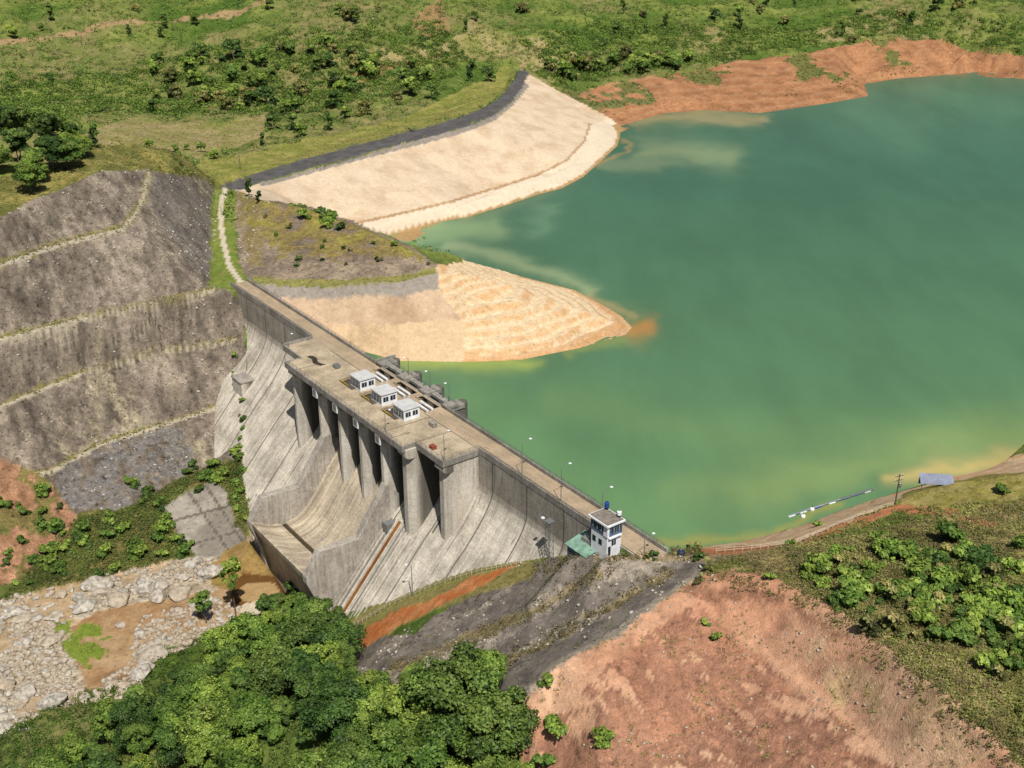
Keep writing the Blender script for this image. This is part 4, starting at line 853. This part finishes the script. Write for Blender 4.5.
def place(pr,x,y,s,name,label,cat,group=None,sz=None,dz=0):
    o=copy_tree(pr);o.name=name;o.location=(x,y,g1(x,y)-.25*s+dz);o.rotation_euler=(0,0,random.uniform(0,6.28));o.scale=(s,s,sz or s*random.uniform(.88,1.12));tag(o,label,cat,group);return o
def upx(u,v,z0): # point of the real ground seen near this pixel
    r=ray(u,v);k=(140.)
    x=y=0
    for i in range(1400):
        x,y,z=r[0]*k,r[1]*k,H+r[2]*k
        if z<=g1(x,y): break
        k+=.8 if k<500 else 2.
    return x,y
# foreground wood
FP_=[(20,800),(28,766),(60,742),(112,716),(160,700),(182,668),(215,650),(245,634),(258,612),(290,590),(322,600),(336,640),(352,668),(385,694),(408,668),(455,656),(492,668),(508,706),(512,740),(530,768),(540,800)]
pts=[];tries=0;cand=(gy<300)&(gy>118)&(GU>-30)&(GU<640)&(GV>560)
cx_,cy_=pick(cand,6000);cz_=ground(cx_,cy_)
for x,y,z in zip(cx_,cy_,cz_):
    u,v=Qn(x,y,z+6)
    if not inpoly(np.array([u]),np.array([min(v,796.)]),FP_)[0] or v>850: continue
    if any((x-a)**2+(y-b)**2<4.9**2 for a,b in pts): continue
    pts.append((x,y))
    if len(pts)>=200: break
for i,(x,y) in enumerate(pts):
    place(T[random.choice([0,1,2,3,4,0,2])],x,y,random.choice([random.uniform(.45,.8),random.uniform(.7,1.25)]),'broadleaf_tree','dense green broadleaf tree in the wood on the slope below the dam','tree','trees of the wood below the dam')
for u,v,s,k,lb in ((308,652,1.2,2,'tall dark tree hiding the foot of the flip bucket, farthest of the wood'),(268,665,.9,0,'dark tree on the edge of the wood beside the brown pool'),(455,745,1.45,4,'spreading tree at the top edge of the wood below the grey slabs'),(408,735,1.1,3,'tree just left of the spreading one below the grey slabs'),(345,690,.65,1,'light green tree where the orange track meets the wood')):
    x,y=upx(u,v,0);place(T[k],x,y,s,'broadleaf_tree',lb,'tree')
x,y=upx(236,618,0);place(SL[0],x,y,1.05,'slender_tree','slender tall tree with bare trunk standing by the brown pool','tree')
x,y=upx(206,624,0);place(SL[1],x,y,1.08,'slender_tree','shorter slender tree on the river rubble left of the tall one','tree')
# shrubs and small trees
nsh=0
def shrubs(pl_,n,s0,s1,kinds,label,group,y0=0,y1=9999,zmask=None,lst=None,cat='shrub'):
    m=inpoly(GU,GV,pl_)&(gy>y0)&(gy<y1)
    if zmask is not None: m&=zmask
    xx,yy=pick(m,n)
    for x,y in zip(xx,yy): place((lst or S)[random.choice(kinds)],x,y,random.uniform(s0,s1),'shrub' if cat=='shrub' else 'tree',label,cat,group)
shrubs([(130,480),(170,470),(215,462),(232,478),(190,500),(150,530),(110,520)],16,1.,1.9,[0,2,0],'bright green shrub at the foot of the lowest grey terrace face','shrubs at the foot of the terraces',200,380)
shrubs([(70,520),(140,515),(195,545),(180,558),(110,575),(50,585),(20,600),(40,560)],34,1.,2.1,[0,2,2,3],'green shrub on the bank above the river rubble','shrubs on the bank above the rubble',200,380)
shrubs([(0,480),(40,480),(70,520),(40,590),(0,600)],22,.8,1.7,[2,3,0],'shrub growing on the red earth bank at the left edge','shrubs on the red earth bank',200,380)
shrubs([(228,440),(243,440),(256,525),(240,528),(234,490)],16,.9,1.6,[0,0,2],'bright shrub in the gully between the terraces and the dam','shrubs in the gully beside the dam',200,400)
shrubs([(234,345),(245,345),(247,430),(236,430)],8,.7,1.1,[0,2],'small shrub high in the gully beside the dam','shrubs in the gully beside the dam',200,400)
shrubs([(288,208),(330,218),(350,232),(320,228),(290,216)],24,1.2,2.2,[2,3,2],'dark shrub on the crest of the knoll above the embankment','shrubs on the knoll',330,500)
shrubs([(330,220),(435,258),(430,270),(380,250)],10,.6,1.4,[0,1,3],'small shrub along the grassy top of the knoll','shrubs on the knoll top',330,500)
shrubs([(262,215),(400,262),(330,278),(262,265)],12,.7,1.3,[1,3],'olive shrub on the rocky face of the knoll','shrubs on the knoll face',330,500)
shrubs([(800,570),(880,540),(960,560),(1030,600),(1030,720),(940,640),(880,640),(840,610)],110,.8,2.3,[0,1,2,3],'green shrub on the grassy slope of the right bank','shrubs on the right bank',100,260)
shrubs([(900,560),(960,540),(1024,560),(1024,680),(960,650)],26,1.5,2.6,[2,3,0],'large dark green bush in the thicket of the right bank','bushes in the right bank thicket',100,260)
for u,v,s,k,lb in ((940,590,1.5,0,'vivid green bush standing out in the thicket of the right bank'),(1004,494,1.3,2,'dark round bush near the sand at the right edge'),(1020,548,1.6,2,'dark green bush cut by the right edge of the view'),(790,548,1.0,0,'small green bush on the shore road near the dam end'),(818,526,1.1,0,'small green bush by the shore next to the floating pipe'),(716,640,.9,2,'lone small bush high on the orange slope'),(706,626,.8,0,'lone upright bush on the orange slope close to the grey slabs'),(710,572,1.3,1,'olive bush on the ridge where the orange slope meets the dam'),(698,585,1.1,1,'olive bush just below the ridge at the top of the grey slabs'),(770,580,1.,0,'low bush on the ridge of the orange slope'),(545,690,1.4,0,'green bush at the lower corner of the grey slabs'),(560,735,2.0,2,'broad bush at the foot of the orange slope'),(600,745,1.5,2,'bush trailing down the foot of the orange slope'),(545,765,1.9,0,'light green bush at the bottom of the view beside the orange slope')):
    x,y=upx(u,v,0);place(S[k],x,y,s,'shrub',lb,'shrub')
shrubs([(596,553),(640,549),(700,549),(706,562),(650,562),(600,560)],26,.5,1.1,[1,1,3],'olive shrub along the top of the grey slabs beside the control building','shrubs at the top of the slabs',100,260)
for u,v,s,k,lb in ((249,196,.75,2,'dark narrow tree at the end of the embankment road'),(258,203,.6,2,'smaller dark tree just behind the narrow one by the embankment road'),(215,160,.75,1,'dark round tree alone in the yellow grass by the embankment road'),(262,147,.7,2,'narrow tree alone in the grass left of the valley thicket'),(394,247,.4,1,'tiny dark tree on the knoll above the lake'),(470,82,1.5,2,'tall dark tree beside the bend of the embankment road'),(488,82,1.2,0,'lower tree right of the tall one beside the embankment bend'),(274,130,1.2,0,'leftmost tree of the valley thicket behind the embankment'),(292,130,1.3,0,'dark tree in the middle of the valley thicket'),(345,120,1.1,1,'tree between the valley thicket and the embankment'),(365,116,1.2,3,'olive tree close to the embankment road'),(300,138,1.1,1,'low tree at the front of the valley thicket'),(330,131,1.1,2,'narrow tree at the right of the valley thicket'),(400,104,1.2,3,'wide olive tree in the scrub near the embankment'),(432,100,1.2,0,'dark tree in the scrub near the embankment'),(95,148,.9,2,'narrow tree above the terraced cut')):
    x,y=upx(u,v,0);place(FT[k],x,y,s*1.1,'valley_tree',lb,'tree')
shrubs([(0,140),(70,135),(85,155),(60,180),(30,195),(0,205)],48,.75,1.15,[0,1,2],'dark green tree of the grove above the terraced cut','trees of the grove above the cut',330,520,lst=T,cat='tree')
shrubs([(85,150),(200,140),(205,165),(150,160),(100,165)],16,.5,.9,[1,3,4],'light scrubby tree behind the terraced cut','scrub trees behind the cut',380,560,lst=FT,cat='tree')
sc0=zone==0
shrubs([(120,70),(300,40),(440,60),(420,95),(330,110),(280,125),(140,110)],60,.9,1.9,[0,1,3,4,0],'bushy tree in the green scrub of the valley behind the embankment','trees of the valley scrub',500,1500,sc0,FT,'tree')
shrubs([(0,20),(300,0),(620,0),(1024,0),(1024,40),(780,45),(560,75),(420,20),(200,40),(0,110)],44,.8,1.6,[0,1,2,3],'dark tree dotted over the far scrub hills','trees dotted over the far hills',600,1800,sc0,FT,'tree')
shrubs([(545,78),(560,62),(640,60),(720,55),(730,62),(640,74),(580,84)],26,1.2,1.9,[1,4,3],'green tree in the belt above the orange shore','trees above the orange shore',600,1400,sc0,FT,'tree')
# ------------------------------------------------------------------ uncountable undergrowth, one mesh each
def clumps(name,x,y,r,nq,pal,label,cat,ls=.35,hk=.8,tv=.5,zlift=0):
    n=len(x)
    if not n: return
    z=ground(x,y);k=np.repeat(np.arange(n),nq);m=len(k);d=rng.normal(size=(m,3));d[:,2]=np.abs(d[:,2]);d/=np.linalg.norm(d,axis=1,keepdims=True)
    rr=r[k]*rng.uniform(.35,1,m);cen=np.stack([x[k],y[k],z[k]+zlift],1)+d*rr[:,None]*np.array([1,1,hk])
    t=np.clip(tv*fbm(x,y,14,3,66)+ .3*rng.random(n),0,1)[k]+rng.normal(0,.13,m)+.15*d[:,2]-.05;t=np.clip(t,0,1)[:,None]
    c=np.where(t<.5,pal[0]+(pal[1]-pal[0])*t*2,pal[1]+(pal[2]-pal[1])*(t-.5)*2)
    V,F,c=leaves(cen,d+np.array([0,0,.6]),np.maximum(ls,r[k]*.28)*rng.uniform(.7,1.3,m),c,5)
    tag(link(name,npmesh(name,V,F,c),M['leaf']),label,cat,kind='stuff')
TN=(np.array(C(112,98,60)),np.array(C(158,142,88)),np.array(C(196,180,126)))
def field(name,mask,n,r0,r1,nq,pal,label,cat,**k):
    x,y=pick(mask,n);clumps(name,x,y,rng.uniform(r0,r1,n),nq,pal,label,cat,**k)
far=(zone==0)&(gy>430)&(gx>-.5*gy)
dens=(n60<.56)
tanm=inpoly(GU,GV,[(60,140),(130,118),(220,128),(268,112),(262,140),(200,158),(120,156)])|inpoly(GU,GV,[(190,180),(200,160),(265,150),(330,135),(400,118),(440,100),(505,68),(516,72),(505,92),(470,114),(400,134),(300,160),(218,187)])
dgm=inpoly(GU,GV,[(0,75),(120,70),(260,35),(440,20),(470,60),(420,95),(330,108),(265,118),(120,112),(0,128)])|inpoly(GU,GV,[(540,78),(520,40),(620,20),(800,30),(880,10),(1024,20),(1024,52),(880,36),(740,54),(640,74),(570,84)])
field('valley_trees',far&~tanm&dgm&(n8>.42),5600,1.5,3.6,30,(DG[0]*1.3,G2*.85,np.array(C(150,172,66))),'dense green tree scrub of the far valley','scrub',ls=.7,hk=1.)
field('valley_scrub',far&~tanm&(gy<1300),30000,1.3,3.5,18,(DG[0]*1.7,G2*1.0,np.array(C(168,184,80))),'green scrub covering the valley and far hills','scrub',ls=.6,hk=.9)
field('valley_scrub',far&~tanm&(gy<1300)&(n20>.5),5500,1.,2.2,14,OG,'olive and tan scrub patches on the far hills','scrub',ls=.6)
field('dry_grass',far&tanm,1800,.3,.9,10,TN,'dry grass tufts on the valley floor','grass',ls=.4)
field('hillside_thicket',(zone==0)&(gy<300)&inpoly(GU,GV,[(780,548),(900,510),(1024,500),(1250,500),(1250,850),(1040,800),(945,702),(872,636),(800,586)]),5200,.5,1.5,22,(DG[0]*2.2,np.array(C(140,148,62)),np.array(C(198,190,112))),'tangled green and olive undergrowth on the right bank','undergrowth',ls=.26)
field('dry_grass',(zone==0)&(gy<300)&inpoly(GU,GV,[(730,556),(800,545),(880,528),(1000,505),(1250,505),(1250,560),(950,575),(1030,760),(1000,745),(905,668),(836,604),(760,572)]),6500,.35,1.0,14,TN,'dry straw coloured grass on the right bank','grass',ls=.22,hk=1.3)
field('bank_thicket',(zone==0)&inpoly(GU,GV,[(75,520),(130,507),(200,472),(244,456),(250,520),(240,530),(200,480),(165,508),(190,556),(110,575),(0,600),(40,560)])&(gy<380)&(gy>200),1900,.6,1.5,22,(DG[0]*1.4,np.array(C(122,136,48)),np.array(C(170,172,82))),'green undergrowth on the bank above the river rubble','undergrowth',ls=.26)
field('wood_undergrowth',(gy<300)&(zone==0)&inpoly(GU,GV,[(-60,900),(-60,745),(0,728),(60,702),(150,655),(290,604),(335,645),(350,670),(400,700),(430,722),(525,692),(545,768),(560,900)]),4600,.6,1.7,20,(G1*.6,G2*.65,np.array(C(140,150,66))),'leafy undergrowth on the floor of the wood','undergrowth',ls=.3)
sl_m=inpoly(GU,GV,[(352,650),(440,612),(519,563),(640,548),(700,550),(716,560),(662,600),(612,640),(530,692),(430,722),(370,700)])&(gy<260)
ln=np.minimum(np.minimum(dline(GU,GV,[(606,569),(550,603),(503,625),(456,644),(394,669)]),dline(GU,GV,[(668,574),(620,600),(575,625),(531,650),(500,662),(420,690)])),dline(GU,GV,[(540,568),(600,556),(640,552),(700,553)]))
field('dry_grass',sl_m&(ln<7),1300,.4,1.15,18,(OG[0],np.array(C(146,128,80)),TN[2]),'dry grass tufts along the benches of the grey slabs','grass',ls=.2,hk=1.5)
field('dry_grass',sl_m,700,.25,.6,12,(OG[0],OG[1],TN[1]),'scattered weeds on the grey slabs','grass',ls=.18,hk=1.4)
cutm=(zone==1)&(gy<500)
bl=np.full(len(gx),99.)
for p in ([(-40,275),(0,264),(60,243),(122,228),(134,214),(143,198),(148,171)],[(-40,346),(0,338),(75,319),(150,303),(214,289)],[(-40,415),(0,405),(80,373),(160,352),(235,339)],[(-40,486),(0,478),(50,471),(100,444),(170,422),(226,404)]): bl=np.minimum(bl,dline(GU,GV,p))
field('dry_grass',cutm&(bl<3.2),650,.15,.45,14,(OG[0],OG[1],TN[2]),'dry grass along the terrace ledges','grass',ls=.22,hk=1.1)
field('dry_grass',cutm&(n8>.45),2600,.15,.5,9,(DG[0]*1.2,OG[1]*.9,TN[1]),'weeds rooted in the terrace faces','grass',ls=.2)
field('hilltop_grass',(zone==0)&inpoly(GU,GV,[(-60,205),(0,180),(80,148),(150,138),(218,160),(216,188),(142,168),(60,187),(-60,236)])&(gy<500),1500,.5,1.4,16,(DG[1],OG[1],TN[2]),'tall dry grass on top of the terraced hill','grass',ls=.3)
soilm=(zone==ZN.index('soil_slope'))
field('dry_grass',soilm&((n8>.56)|(dline(GU,GV,[(800,590),(870,640),(930,705),(1010,765)])<14)),520,.2,.6,14,(DG[1],OG[1],TN[2]),'sparse weeds on the orange earth slope','grass',ls=.18,hk=1.2)
field('dry_grass',(gy<260)&(dline(GU,GV,[(725,570),(800,588),(838,606),(872,636),(905,668),(945,702),(1010,755)])<15),700,.3,1.1,18,(OG[0],OG[1],TN[2]),'grass fringe along the edge of the orange slope','grass',ls=.2,hk=1.2)
field('shore_scrub',(zone==ZN.index('lake_shore'))&(gy>600)&((n20>.6)|inpoly(GU,GV,[(560,88),(640,84),(660,100),(610,116),(575,104)])&(n8>.48))&(gz0>-18),420,.6,1.5,12,(DG[0],DG[1],OG[1]),'low scrub on the orange far shore','scrub',ls=.5)
field('river_moss',inpoly(GU,GV,[(66,640),(84,628),(108,636),(112,656),(88,664),(72,656)])&(n8*.5+n3*.5>.47)&(gy<330),260,.2,.5,10,(G2,G3,G3),'bright green weeds on the sand flat','grass',ls=.15)
for p in protos:
    for ch in list(p.children): bpy.data.objects.remove(ch)
    bpy.data.objects.remove(p)
# ------------------------------------------------------------------ camera, light
cam=bpy.data.cameras.new('camera');co=bpy.data.objects.new('camera',cam);COL.objects.link(co);co.location=(0,0,H);co.rotation_euler=(R(65),0,0)
cam.sensor_width=36;cam.lens=36*f/1024;cam.clip_end=8000;cam.clip_start=1;sc.camera=co
sv=Vector((.134,-.521,.82)).normalized()
sun=bpy.data.lights.new('sun','SUN');so=bpy.data.objects.new('sun',sun);COL.objects.link(so);sun.energy=5.6;sun.angle=R(.5);sun.color=(1,.95,.87)
so.rotation_euler=sv.to_track_quat('Z','Y').to_euler()
wd=bpy.data.worlds.new('World');sc.world=wd;wd.use_nodes=True;nt=wd.node_tree
sk=nt.nodes.new('ShaderNodeTexSky');sk.sky_type='NISHITA';sk.sun_disc=False;sk.sun_elevation=math.asin(sv.z);sk.sun_rotation=math.atan2(sv.x,sv.y)
bg=nt.nodes['Background'];bg.inputs[1].default_value=.055;nt.links.new(sk.outputs[0],bg.inputs[0])
sc.view_settings.view_transform='Standard';sc.view_settings.look='None';sc.view_settings.exposure=0
